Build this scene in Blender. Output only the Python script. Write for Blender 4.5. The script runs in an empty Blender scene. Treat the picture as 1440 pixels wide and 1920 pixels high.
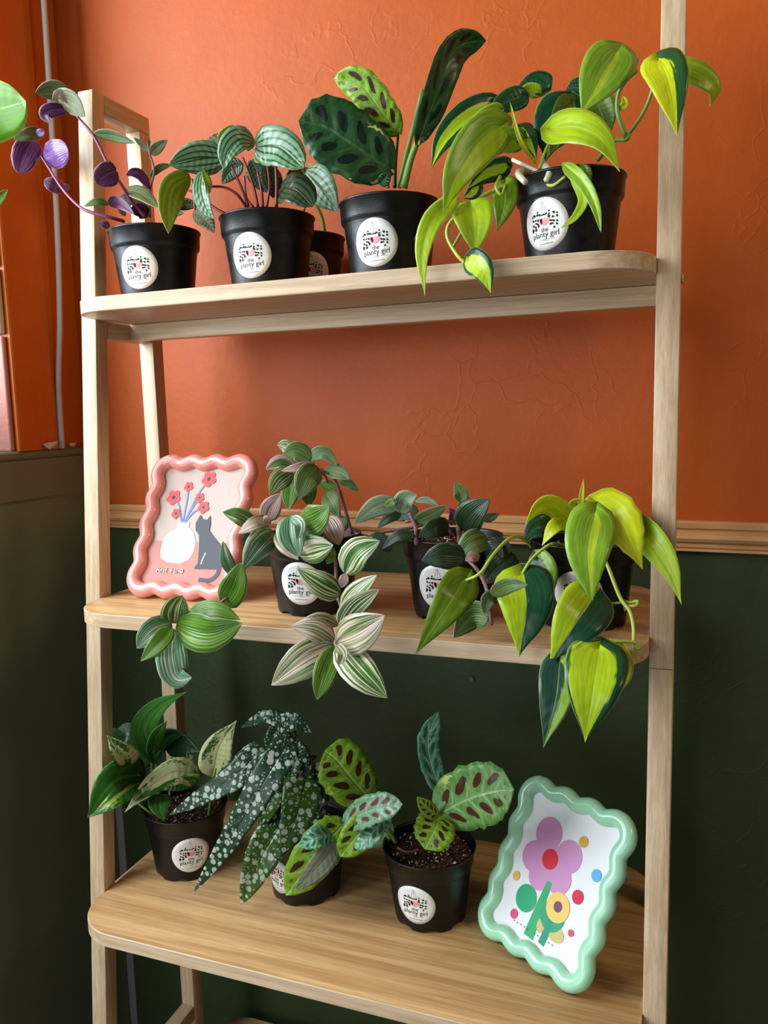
import bpy, math, random
from mathutils import Vector, Matrix
random.seed(7)
SC = bpy.context.scene
COL = SC.collection

# ---------------------------------------------------------------- camera
FPX, CAM = 1497.887, Vector((.704, -.9855, .1199))
YAW, PIT, ROL = .3586, .1272, -.0273
_f = Vector((-math.sin(YAW)*math.cos(PIT), math.cos(YAW)*math.cos(PIT), -math.sin(PIT)))
_r0 = Vector((math.cos(YAW), math.sin(YAW), 0)); _u0 = _r0.cross(_f)
_r = _r0*math.cos(ROL)+_u0*math.sin(ROL); _u = _u0*math.cos(ROL)-_r0*math.sin(ROL)
cam = bpy.data.cameras.new('camera'); cob = bpy.data.objects.new('camera', cam); COL.objects.link(cob)
cam.sensor_fit = 'VERTICAL'; cam.sensor_height = 24; cam.lens = FPX/1920*24; cam.clip_start = .01
cob.matrix_world = Matrix(((_r.x, _u.x, -_f.x, CAM.x), (_r.y, _u.y, -_f.y, CAM.y), (_r.z, _u.z, -_f.z, CAM.z), (0, 0, 0, 1)))
SC.camera = cob

def at(px, py, Y):                      # the point of the vertical plane y = Y that the photograph shows at (px, py)
    v = _r*((px-720)/FPX)-_u*((py-960)/FPX)+_f
    return CAM+v*((Y-CAM.y)/v.y)
def pix(P):
    d = P-CAM; z = d.dot(_f); return 720+FPX*d.dot(_r)/z, 960-FPX*d.dot(_u)/z

# ---------------------------------------------------------------- light
W = bpy.data.worlds.new('world'); SC.world = W; W.use_nodes = True
bg = W.node_tree.nodes['Background']; bg.inputs[0].default_value = (.62, .64, .68, 1); bg.inputs[1].default_value = .12
def area(name, loc, to, sx, sy, power, col):
    l = bpy.data.lights.new(name, 'AREA'); l.shape = 'RECTANGLE'; l.size = sx; l.size_y = sy; l.energy = power; l.color = col
    o = bpy.data.objects.new(name, l); COL.objects.link(o); o.location = loc
    o.rotation_euler = (Vector(to)-Vector(loc)).to_track_quat('-Z', 'Y').to_euler(); return o
area('window_daylight', (-.72, -.86, .72), (.40, -.20, .05), 1.25, 1.25, 48, (.86, .94, 1))
area('pot_highlight_fill', (-.50, -.46, .50), (.5, -.1, .3), .40, .75, 7, (.76, .89, 1))  # added light at the window opening, for the bluish highlights on the pots
area('shopfront_daylight', (-.35, -2.5, -.15), (.30, -.2, -.2), 1.7, 1.5, 26, (.88, .95, 1))
area('ceiling_lamp', (2.0, -.75, 1.1), (.5, -.1, 0), .45, .45, 8, (1, .74, .40))
SC.view_settings.view_transform = 'Standard'; SC.view_settings.look = 'None'
SC.view_settings.exposure = -0.08; SC.view_settings.gamma = 1; SC.view_settings.use_curve_mapping = False

# ---------------------------------------------------------------- helpers
def mesh(name, vs, fs, mats, parent=None, off=None, uv=None, mi=None, smooth=True):
    """link one mesh; vs in world space, off = the thing's base that the coordinates are kept relative to"""
    if parent is not None and off is None: off = Vector(parent['_o'])
    o3 = off or Vector((0, 0, 0))
    m = bpy.data.meshes.new(name); m.from_pydata([tuple(Vector(v)-o3) for v in vs], [], fs)
    for a in (mats if isinstance(mats, (list, tuple)) else [mats]): m.materials.append(a)
    if mi: m.polygons.foreach_set('material_index', mi)
    if smooth: m.polygons.foreach_set('use_smooth', [True]*len(m.polygons))
    if uv:
        l = m.uv_layers.new(name='UVMap')
        for p in m.polygons:
            for li, vi in zip(p.loop_indices, p.vertices): l.data[li].uv = uv[vi]
    m.update()
    o = bpy.data.objects.new(name, m); COL.objects.link(o)
    if parent is not None:
        o.parent = parent; o['_o'] = tuple(o3)
    else:
        o.location = o3; o['_o'] = tuple(o3)
    return o
def thing(name, label, cat, loc, group=None):
    o = bpy.data.objects.new(name, None); COL.objects.link(o); o.location = loc; o.empty_display_size = .02
    o['label'] = label; o['category'] = cat; o['_o'] = tuple(loc)
    if group: o['group'] = group
    return o
def tag(o, label, cat, group=None):
    o['label'] = label; o['category'] = cat
    if group: o['group'] = group
    return o
def struct(o): o['kind'] = 'structure'; return o
def box_data(p, q, b=.0):
    """box between two corners with chamfered edges"""
    x0, y0, z0 = p; x1, y1, z1 = q
    if b <= 0:
        v = [(x, y, z) for z in (z0, z1) for y in (y0, y1) for x in (x0, x1)]
        return v, [(0, 2, 3, 1), (4, 5, 7, 6), (0, 1, 5, 4), (2, 6, 7, 3), (0, 4, 6, 2), (1, 3, 7, 5)]
    import bmesh
    bm = bmesh.new(); bmesh.ops.create_cube(bm, size=1)
    for v in bm.verts: v.co = Vector((x0+(v.co.x+.5)*(x1-x0), y0+(v.co.y+.5)*(y1-y0), z0+(v.co.z+.5)*(z1-z0)))
    bmesh.ops.bevel(bm, geom=bm.edges[:], offset=b, segments=2, affect='EDGES', profile=.5)
    bm.verts.index_update(); r = [tuple(v.co) for v in bm.verts], [tuple(v.index for v in f.verts) for f in bm.faces]
    bm.free(); return r
def shear(vs, k): return [(x, y+k*z, z) for x, y, z in vs]
def catmull(P, n):
    P = [Vector(p) for p in P]
    if len(P) == 2: return [P[0].lerp(P[1], i/(n-1)) for i in range(n)]
    Q = [P[0]*2-P[1]]+P+[P[-1]*2-P[-2]]; out = []; m = len(P)-1
    for i in range(n):
        t = i/(n-1)*m; k = min(int(t), m-1); t -= k; a, b, c, d = Q[k:k+4]
        out.append(.5*((2*b)+(c-a)*t+(2*a-5*b+4*c-d)*t*t+(3*b-a-3*c+d)*t**3))
    return out
def tube_data(P, rad, seg=8, cap=True, closed=False):
    n = len(P); vs = []; fs = []; N = None
    for i in range(n):
        T = ((P[(i+1) % n]-P[i-1]) if closed else (P[min(i+1, n-1)]-P[max(i-1, 0)])).normalized()
        if N is None: N = T.orthogonal().normalized()
        N = (N-T*N.dot(T)).normalized(); B = T.cross(N); r = rad[i] if isinstance(rad, (list, tuple)) else rad
        for k in range(seg):
            a = 2*math.pi*k/seg; vs.append(P[i]+N*(math.cos(a)*r)+B*(math.sin(a)*r))
    for i in range(n if closed else n-1):
        j = (i+1) % n
        for k in range(seg): fs.append((i*seg+k, i*seg+(k+1) % seg, j*seg+(k+1) % seg, j*seg+k))
    if cap and not closed: fs += [tuple(range(seg))[::-1], tuple((n-1)*seg+k for k in range(seg))]
    return vs, fs
def lathe_data(prof, seg, c=(0, 0, 0)):
    vs = []; fs = []
    for r, z in prof:
        for k in range(seg):
            a = 2*math.pi*k/seg; vs.append((c[0]+r*math.cos(a), c[1]+r*math.sin(a), c[2]+z))
    for i in range(len(prof)-1):
        for k in range(seg): fs.append((i*seg+k, i*seg+(k+1) % seg, (i+1)*seg+(k+1) % seg, (i+1)*seg+k))
    return vs, fs

# ---------------------------------------------------------------- materials
class NT:
    def __init__(s, name):
        s.m = bpy.data.materials.new(name); s.m.use_nodes = True; s.t = s.m.node_tree; s.t.nodes.clear()
        s.out = s.n('ShaderNodeOutputMaterial'); s._tc = None
    def n(s, ty, **k):
        nd = s.t.nodes.new(ty)
        for a, b in k.items(): setattr(nd, a, b)
        return nd
    def put(s, sock, v):
        if hasattr(v, 'is_linked') or hasattr(v, 'links'): s.t.links.new(v, sock)
        elif isinstance(v, (tuple, list)): sock.default_value = (*v, 1) if len(v) == 3 and len(sock.default_value) == 4 else v
        else: sock.default_value = v
    def tc(s, w):
        if not s._tc: s._tc = s.n('ShaderNodeTexCoord')
        return s._tc.outputs[w]
    def ma(s, op, a, b=0., c=None):
        nd = s.n('ShaderNodeMath', operation=op); s.put(nd.inputs[0], a); s.put(nd.inputs[1], b)
        if c is not None: s.put(nd.inputs[2], c)
        return nd.outputs[0]
    def step(s, v, a, b, x=0., y=1.):
        nd = s.n('ShaderNodeMapRange', interpolation_type='SMOOTHSTEP'); s.put(nd.inputs[0], v)
        for i, q in zip((1, 2, 3, 4), (a, b, x, y)): s.put(nd.inputs[i], q)
        return nd.outputs[0]
    def mix(s, f, a, b):
        nd = s.n('ShaderNodeMix', data_type='RGBA'); s.put(nd.inputs[0], f); s.put(nd.inputs[6], a); s.put(nd.inputs[7], b); return nd.outputs[2]
    def noise(s, v, sc, det=2., rough=.5, dist=0.):
        nd = s.n('ShaderNodeTexNoise'); s.put(nd.inputs['Vector'], v); s.put(nd.inputs['Scale'], sc); s.put(nd.inputs['Detail'], det)
        s.put(nd.inputs['Roughness'], rough); s.put(nd.inputs['Distortion'], dist); return nd.outputs[0]
    def vec(s, x=0., y=0., z=0.):
        nd = s.n('ShaderNodeCombineXYZ'); s.put(nd.inputs[0], x); s.put(nd.inputs[1], y); s.put(nd.inputs[2], z); return nd.outputs[0]
    def sep(s, v):
        nd = s.n('ShaderNodeSeparateXYZ'); s.put(nd.inputs[0], v); return nd.outputs
    def scale(s, v, x, y, z):
        nd = s.n('ShaderNodeMapping'); s.put(nd.inputs[0], v); nd.inputs[3].default_value = (x, y, z); return nd.outputs[0]
    def rnd(s): return s.n('ShaderNodeObjectInfo').outputs['Random']
    def bump(s, h, st, d=.001):
        nd = s.n('ShaderNodeBump'); s.put(nd.inputs['Height'], h); s.put(nd.inputs['Strength'], st); s.put(nd.inputs['Distance'], d); return nd.outputs[0]
    def bsdf(s, col, rough=.5, nor=None, spec=.5, transl=0., tcol=None, coat=0.):
        p = s.n('ShaderNodeBsdfPrincipled'); s.put(p.inputs['Base Color'], col); s.put(p.inputs['Roughness'], rough)
        p.inputs['Specular IOR Level'].default_value = spec; p.inputs['Coat Weight'].default_value = coat; p.inputs['Coat Roughness'].default_value = .12
        if nor is not None: s.put(p.inputs['Normal'], nor)
        o = p.outputs[0]
        if transl:
            t = s.n('ShaderNodeBsdfTranslucent'); s.put(t.inputs[0], tcol if tcol is not None else col)
            mx = s.n('ShaderNodeMixShader'); mx.inputs[0].default_value = transl; s.t.links.new(o, mx.inputs[1]); s.t.links.new(t.outputs[0], mx.inputs[2]); o = mx.outputs[0]
        s.t.links.new(o, s.out.inputs[0]); return s.m
def plain(name, col, rough=.5, **k): return NT(name).bsdf(col, rough, **k)

def wood_mat(name, axis, light=(.67, .50, .325), dark=(.49, .335, .195), rough=.42, sc=1.0):
    m = NT(name); v = m.tc('Object'); r = m.rnd()
    add = m.n('ShaderNodeVectorMath', operation='ADD'); m.put(add.inputs[0], v); m.put(add.inputs[1], m.vec(r, r, r)); v = add.outputs[0]
    big = [170*sc]*3; big[axis] = 5*sc; fine = [620*sc]*3; fine[axis] = 26*sc
    a = m.noise(m.scale(v, *big), 1, 3, .55, .4); b = m.noise(m.scale(v, *fine), 1, 2, .6)
    f = m.step(m.ma('ADD', m.ma('MULTIPLY', a, .65), m.ma('MULTIPLY', b, .35)), .36, .66)
    pore = m.step(b, .60, .72)
    c = m.mix(f, dark, light); c = m.mix(m.ma('MULTIPLY', pore, .35), c, tuple(x*.62 for x in dark))
    return m.bsdf(c, rough, m.bump(b, .12, .0006), .4)
WOOD_X = wood_mat('oak_grain_along_x', 0); WOOD_Y = wood_mat('oak_grain_along_y', 1); WOOD_Z = wood_mat('oak_grain_along_z', 2)
WOOD_TOP = wood_mat('oak_board_top', 0, (.62, .385, .175), (.40, .215, .085), .36, .62)
PINE = wood_mat('pine_rail', 0, (.66, .36, .15), (.54, .27, .10), .35, .5)

def wall_mat():
    m = NT('painted_plaster'); v = m.tc('Object'); z = m.sep(v)[2]
    big = m.noise(v, 5, 4, .6); fine = m.noise(v, 90, 3, .6)
    cr = m.n('ShaderNodeTexVoronoi', feature='DISTANCE_TO_EDGE'); m.put(cr.inputs['Vector'], m.noise_vec(v)); cr.inputs['Scale'].default_value = 9
    crack = m.ma('MULTIPLY', m.step(cr.outputs['Distance'], .0, .035, 1, 0), m.step(m.noise(v, 4.3, 2), .56, .66))
    up = m.mix(m.step(big, .35, .7), (.43, .076, .006), (.48, .088, .008))
    lo = m.mix(m.step(big, .35, .7), (.030, .050, .015), (.038, .060, .019))
    c = m.mix(m.step(z, -.046, -.045), lo, up)
    h = m.ma('ADD', m.ma('MULTIPLY', fine, .25), m.ma('ADD', m.ma('MULTIPLY', big, 1.1), m.ma('MULTIPLY', crack, .13)))
    return m.bsdf(c, .50, m.bump(h, .34, .006), .28)
def _nv(s, v):
    nd = s.n('ShaderNodeTexNoise'); s.put(nd.inputs['Vector'], v); nd.inputs['Scale'].default_value = 7; nd.inputs['Detail'].default_value = 4
    a = s.n('ShaderNodeVectorMath', operation='MULTIPLY_ADD'); s.put(a.inputs[0], nd.outputs['Color']); a.inputs[1].default_value = (.35,)*3; s.put(a.inputs[2], v); return a.outputs[0]
NT.noise_vec = _nv
WALL = wall_mat()
def paint(name, col, rough=.42, st=.25):
    m = NT(name); v = m.tc('Object'); a = m.noise(v, 12, 4, .6); b = m.noise(v, 140, 2)
    c = m.mix(m.step(a, .3, .7), tuple(x*.9 for x in col), col)
    return m.bsdf(c, rough, m.bump(m.ma('ADD', a, m.ma('MULTIPLY', b, .2)), st, .004), .45)
ORANGE = paint('orange_gloss_paint', (.58, .125, .006), .4); GREEN_SHEEN = paint('green_paint_sheen_lightened', (.160, .185, .115), .34, .12)  # this green is lightened: the left wall's glossy reflection is put into the colour
PINKPL = paint('raw_pink_plaster', (.50, .20, .16), .5, .6); CREAMPL = paint('raw_cream_plaster', (.60, .55, .44), .6, .5); GREYPL = paint('grey_filler', (.22, .22, .20), .7, .6)
POT = None
def pot_mat():
    m = NT('black_pot_plastic'); v = m.tc('Object'); a = m.noise(v, 900, 2, .6); b = m.noise(v, 60, 3, .6)
    return m.bsdf((.0022, .0024, .0027), m.step(b, .3, .7, .30, .42), m.bump(a, .25, .0008), .38)
POT = pot_mat()
STICK = plain('white_sticker_paper', (.84, .83, .79), .32); INK = plain('black_ink', (.008, .008, .009), .6, spec=.15); PINKINK = plain('pink_ink', (.80, .33, .34), .4); GREYINK = plain('grey_ink', (.30, .30, .30), .4)
def soil_mat():
    m = NT('potting_soil'); v = m.tc('Object'); a = m.noise(v, 260, 4, .7); w = m.n('ShaderNodeTexVoronoi'); m.put(w.inputs['Vector'], v); w.inputs['Scale'].default_value = 330
    c = m.mix(m.step(a, .35, .65), (.012, .006, .004), (.11, .045, .022))
    return m.bsdf(c, .95, m.bump(a, 1, .004), .2)
SOIL = soil_mat(); CRUMB = plain('brown_bark_crumb', (.12, .045, .02), .9); PERL = plain('white_perlite', (.62, .55, .46), .9)

# leaf materials: U runs base to tip, V across the blade
def leaf_mats():
    D = {}
    def base(name):
        m = NT('leaf_'+name); s = m.sep(m.tc('UV')); u, v = s[0], s[1]
        sv = m.ma('MULTIPLY_ADD', v, 2, -1); vn = m.ma('ABSOLUTE', sv); return m, u, v, sv, vn, m.rnd()
    def fin(m, u, vn, col, key, rough=.36, transl=.22, under=None, st=.35, veins=9., ribs=False, spec=.36, tint=(.9, 1.0, .35)):
        if ribs: h = m.ma('SINE', m.ma('MULTIPLY', vn, 34.))
        else: h = m.ma('SINE', m.ma('MULTIPLY_ADD', u, veins*6.283, m.ma('MULTIPLY', vn, -7.)))
        rib = m.step(vn, 0., .07, -1.6, 0.)
        nor = m.bump(m.ma('ADD', m.ma('MULTIPLY', h, .35), rib), st, .0012)
        t = m.mix(1., col, tint); t.node.blend_type = 'MULTIPLY'
        m.bsdf(col, rough, nor, spec, transl, t if transl else None)
        D[key] = m.m
    def varn(m, u, v, r, su, svv, det=2.):
        return m.noise(m.vec(m.ma('MULTIPLY', u, su), m.ma('MULTIPLY', v, svv), m.ma('MULTIPLY', r, 60.)), 1., det, .55)
    def simple(key, c1, c2, edge=None, mid=None, **k):
        m, u, v, sv, vn, r = base(key); n = varn(m, u, v, r, 2.2, 9)
        c = m.mix(m.step(n, .35, .68), c1, c2)
        if mid: c = m.mix(m.step(vn, .02, .09, .6, 0.), c, mid)
        if edge: c = m.mix(m.step(vn, .9, .99), c, edge)
        fin(m, u, vn, c, key, **k)
    simple('olive', (.085, .105, .030), (.16, .19, .055), edge=(.42, .33, .24), mid=(.18, .24, .08), ribs=True, rough=.5, st=.2)
    simple('purple', (.055, .010, .045), (.13, .035, .115), edge=(.45, .22, .30), mid=(.20, .07, .16), ribs=True, rough=.34, transl=.06, st=.2, tint=(1, .5, .9))
    simple('lilac', (.15, .055, .23), (.24, .11, .35), edge=(.40, .22, .42), mid=(.26, .13, .34), ribs=True, rough=.25, transl=.05, st=.3, tint=(1, .5, 1))
    simple('backlit', (.22, .29, .02), (.33, .42, .03), edge=(.5, .52, .2), mid=(.42, .5, .08), rough=.42, transl=.35)
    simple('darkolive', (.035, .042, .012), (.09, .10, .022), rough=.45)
    simple('philyel', (.44, .50, .006), (.60, .62, .012), mid=(.66, .68, .05), edge=(.62, .62, .12), rough=.30, transl=.28, st=.12)
    simple('phillime', (.30, .46, .012), (.45, .58, .016), mid=(.50, .62, .05), edge=(.55, .62, .15), rough=.30, transl=.28, st=.12)
    simple('philolive', (.10, .19, .008), (.17, .28, .012), mid=(.30, .42, .05), rough=.28, transl=.2, st=.12)
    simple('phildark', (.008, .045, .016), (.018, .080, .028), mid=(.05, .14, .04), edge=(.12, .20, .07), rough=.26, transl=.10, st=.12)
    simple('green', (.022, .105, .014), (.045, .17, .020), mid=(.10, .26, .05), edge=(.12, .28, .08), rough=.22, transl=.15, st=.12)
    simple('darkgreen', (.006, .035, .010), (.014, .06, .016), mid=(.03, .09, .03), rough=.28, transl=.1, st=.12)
    simple('bright', (.09, .26, .006), (.15, .35, .010), mid=(.20, .40, .03), edge=(.45, .5, .1), rough=.28, transl=.3, st=.12)
    simple('tdark', (.010, .030, .010), (.024, .052, .018), edge=(.12, .10, .07), mid=(.05, .06, .04), ribs=True, rough=.34, transl=.08)
    simple('tolive', (.065, .125, .030), (.13, .205, .052), edge=(.35, .32, .20), mid=(.20, .25, .10), ribs=True, rough=.42, transl=.15)
    simple('tpale', (.16, .26, .13), (.30, .38, .24), edge=(.45, .40, .32), mid=(.35, .42, .26), ribs=True, rough=.42, transl=.15)
    simple('under', (.16, .19, .12), (.24, .27, .17), mid=(.30, .33, .2), rough=.5, transl=.2)
    simple('begun', (.20, .015, .02), (.10, .02, .015), rough=.4)
    # two-tone philodendrons: (edge colour, centre colour, centre line, half width)
    lime, yel, dk, mg = (.38, .53, .014), (.56, .60, .012), (.010, .055, .022), (.20, .36, .026)
    for key, e, c, c0, w in (('phildl', dk, lime, .0, .42), ('philleft', dk, lime, .62, .62), ('philright', mg, lime, -.45, .42), ('philstreak', mg, (.42, .52, .03), -.16, .16),
                             ('philyr', (.02, .08, .02), yel, .42, .72), ('philrim', dk, lime, .1, .72), ('phildkr', (.018, .055, .032), (.20, .34, .03), -.62, .34), ('phildks', dk, mg, -.25, .28)):
        m, u, v, sv, vn, r = base(key); n = varn(m, u, v, r, 2.0, 5, 3.); q = varn(m, u, v, r, 3., 26, 2.)
        d = m.ma('ABSOLUTE', m.ma('SUBTRACT', m.ma('ADD', sv, m.ma('MULTIPLY_ADD', n, .7, -.35)), c0))
        k = m.step(m.ma('ADD', d, m.ma('MULTIPLY_ADD', q, .26, -.13)), w-.05, w+.05, 1., 0.)
        col = m.mix(k, m.mix(m.step(q, .4, .6), e, tuple(x*1.35 for x in e)), m.mix(m.step(q, .38, .66), c, tuple(min(1, x*1.25) for x in c)))
        col = m.mix(m.step(vn, .0, .05, .5, 0.), col, (.45, .52, .08))
        col = m.mix(m.step(vn, .93, .99, 0., .6), col, (.40, .45, .14))
        fin(m, u, vn, col, key, rough=.27, transl=.2, veins=7., st=.15)
    # striped tradescantia
    for key, sh, a, b, c, tr in (('tg', .47, (.030, .115, .018), (.14, .27, .035), (.62, .60, .34), .18), ('tp', .40, (.055, .15, .025), (.24, .34, .10), (.66, .50, .42), .2),
                                 ('ts', .50, (.06, .17, .075), (.20, .36, .20), (.62, .66, .52), .15), ('tw', .42, (.03, .13, .02), (.09, .22, .03), (.72, .70, .50), .18),
                                 ('tk', .60, (.055, .16, .012), (.14, .27, .022), (.42, .45, .10), .2), ('tpp', .36, (.10, .13, .05), (.30, .27, .16), (.56, .36, .34), .16)):
        m, u, v, sv, vn, r = base(key); n = varn(m, u, v, r, .55, 13, 2.); n2 = varn(m, u, v, r, 1.2, 30, 2.)
        col = m.mix(m.step(n2, .38, .62), a, b); col = m.mix(m.step(n, sh+.06, sh+.12), col, c)
        if key in ('tp', 'tpp'): col = m.mix(m.ma('MULTIPLY', m.step(n2, .50, .64), m.step(u, .2, 1., .2, .7)), col, (.50, .24, .30))
        col = m.mix(m.step(vn, .93, .985, 0., .75), col, (.55, .38, .34) if key in ('tp', 'tpp') else (.45, .42, .26))
        fin(m, u, vn, col, key, rough=.30, transl=tr, ribs=True, st=.3)
    # watermelon peperomia
    m, u, v, sv, vn, r = base('pep'); w = m.ma('ADD', vn, m.ma('MULTIPLY_ADD', u, -.22, .05))
    k = m.step(m.ma('ABSOLUTE', m.ma('SINE', m.ma('MULTIPLY', w, 9.2))), .28, .72)
    col = m.mix(k, (.020, .075, .024), m.mix(m.step(u, 0, 1), (.20, .33, .19), (.13, .25, .12))); fin(m, u, vn, col, 'pep', rough=.26, transl=.1, st=.4)
    m, u, v, sv, vn, r = base('pepshade'); w = m.ma('ADD', vn, m.ma('MULTIPLY_ADD', u, -.22, .05))  # darker copy of pep: shade on the inner leaves put into the colour
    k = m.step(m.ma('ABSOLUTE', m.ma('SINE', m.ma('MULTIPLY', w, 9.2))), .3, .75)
    col = m.mix(k, (.010, .028, .010), (.040, .075, .032)); fin(m, u, vn, col, 'pepshade', rough=.3, transl=.08)
    # prayer plants
    for key, c1, c2, bl, vein, rough in (('mar', (.16, .33, .012), (.27, .45, .03), (.050, .019, .006), (.36, .52, .12), .33), ('marg', (.10, .27, .055), (.19, .38, .12), (.085, .022, .010), (.34, .50, .22), .3),
                                         ('mardark', (.014, .060, .018), (.028, .095, .026), (.004, .016, .008), (.05, .13, .04), .33), ('marteal', (.055, .19, .10), (.13, .31, .18), (.02, .10, .04), (.30, .45, .28), .28),
                                         ('marpur', (.10, .24, .13), (.20, .35, .20), (.14, .035, .045), (.32, .45, .28), .28)):
        m, u, v, sv, vn, r = base(key); n = varn(m, u, v, r, 9, 7, 2.); n2 = varn(m, u, v, r, 26, 5, 2.)
        uu = m.ma('MULTIPLY_ADD', vn, -.22, u); ph = m.ma('MULTIPLY', uu, 5.4)
        t = m.ma('ABSOLUTE', m.ma('SUBTRACT', m.ma('FRACT', ph), .5)); q = m.ma('ABSOLUTE', m.ma('SUBTRACT', vn, .43))
        ell = m.ma('ADD', m.ma('POWER', m.ma('DIVIDE', t, .30), 2.), m.ma('POWER', m.ma('DIVIDE', q, .23), 2.))
        k = m.ma('MULTIPLY', m.step(m.ma('ADD', ell, m.ma('MULTIPLY_ADD', n, 2.2, -1.1)), .8, 1.05, 1., 0.), m.ma('MULTIPLY', m.step(u, .05, .12), m.step(u, .84, .92, 1., 0.)))
        col = m.mix(m.step(n2, .38, .66), c1, c2)
        col = m.mix(m.ma('MULTIPLY', m.step(t, .36, .48), m.step(vn, .8, .1, 0., .75)), col, vein)
        col = m.mix(m.step(vn, .02, .10, .8, 0.), col, vein); col = m.mix(k, col, bl)
        fleck = m.ma('MULTIPLY', m.step(n, .66, .70), m.step(vn, .55, .8)); col = m.mix(fleck, col, (.50, .56, .14))
        fin(m, u, vn, col, key, rough=rough, transl=.2 if key in ('mar', 'marg') else .08, veins=8., st=.5)
    # pothos with marbled blades
    for key, th in (('pothv', .50), ('pothc', .40), ('pothl', .57)):
        m, u, v, sv, vn, r = base(key); n = varn(m, u, v, r, 2.0, 3.2, 1.); q = varn(m, u, v, r, 22, 24, 3.)
        k = m.step(m.ma('ADD', n, m.ma('MULTIPLY_ADD', q, .5, -.25)), th-.03, th+.05)
        col = m.mix(k, (.025, .105, .014), (.52, .54, .26) if key != 'pothl' else (.36, .46, .05)); col = m.mix(m.step(vn, .02, .07, .4, 0.), col, (.3, .4, .15))
        fin(m, u, vn, col, key, rough=.25, transl=.15)
    # spotted begonia
    for key, g1, g2, tr in (('beg', (.008, .030, .012), (.018, .055, .022), .06), ('begl', (.022, .070, .010), (.050, .125, .014), .12)):
        m, u, v, sv, vn, r = base(key); col = m.mix(varn(m, u, v, r, 4, 4), g1, g2)
        for sc, lo, hi, ps in ((108., .27, .47, .85), (215., .18, .34, .7)):
            w = m.n('ShaderNodeTexVoronoi'); m.put(w.inputs['Vector'], m.tc('Object')); w.inputs['Scale'].default_value = sc; w.inputs['Randomness'].default_value = .6
            cs = m.sep(w.outputs['Color'])[0]
            k = m.step(m.ma('SUBTRACT', m.ma('MULTIPLY_ADD', cs, hi-lo, lo), w.outputs['Distance']), -.03, .05)
            col = m.mix(m.ma('MULTIPLY', k, ps), col, (.42, .48, .39))
        fin(m, u, vn, col, key, rough=.27, transl=tr, st=.4, veins=10., spec=.32)
    return D
LM = leaf_mats()
UNDER = {'olive': 'purple', 'purple': 'olive', 'lilac': 'olive', 'mar': 'under', 'marg': 'under', 'mardark': 'under', 'beg': 'begun', 'begl': 'begun', 'pep': 'backlit', 'pepshade': 'backlit'}
STEM = {k: plain('stem_'+k, c, .4, transl=0) for k, c in dict(purple=(.22, .035, .10), red=(.20, .018, .015), green=(.16, .30, .04), lime=(.36, .46, .06), mauve=(.22, .11, .12), white=(.62, .60, .42), brown=(.12, .05, .025), dark=(.06, .03, .03), teal=(.16, .28, .14)).items()}

# ---------------------------------------------------------------- leaves and stems
PROF = {
 'heart': [(0, 0), (.03, .46), (.10, .82), (.20, .98), (.32, 1), (.46, .93), (.60, .76), (.74, .50), (.85, .25), (.93, .10), (.97, .045), (1, .0)],
 'ovate': [(0, .14), (.06, .50), (.2, .88), (.38, 1), (.55, .95), (.75, .68), (.9, .33), (.96, .14), (1, .0)],
 'round': [(0, .16), (.06, .58), (.2, .93), (.45, 1), (.7, .88), (.88, .56), (.96, .28), (1, .0)],
 'oblong': [(0, .06), (.05, .48), (.2, .87), (.45, 1), (.7, .94), (.87, .66), (.95, .30), (1, .0)],
 'lance': [(0, .12), (.04, .55), (.13, .92), (.25, 1), (.5, .88), (.75, .58), (.9, .30), (.96, .14), (1, .0)],
 'narrow': [(0, .25), (.2, .85), (.45, 1), (.7, .8), (.9, .36), (1, .0)],
}
def prof(k, u):
    P = PROF[k]
    for (a, x), (b, y) in zip(P, P[1:]):
        if u <= b:
            t = (u-a)/(b-a); return x+(y-x)*t
    return 0.
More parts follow.
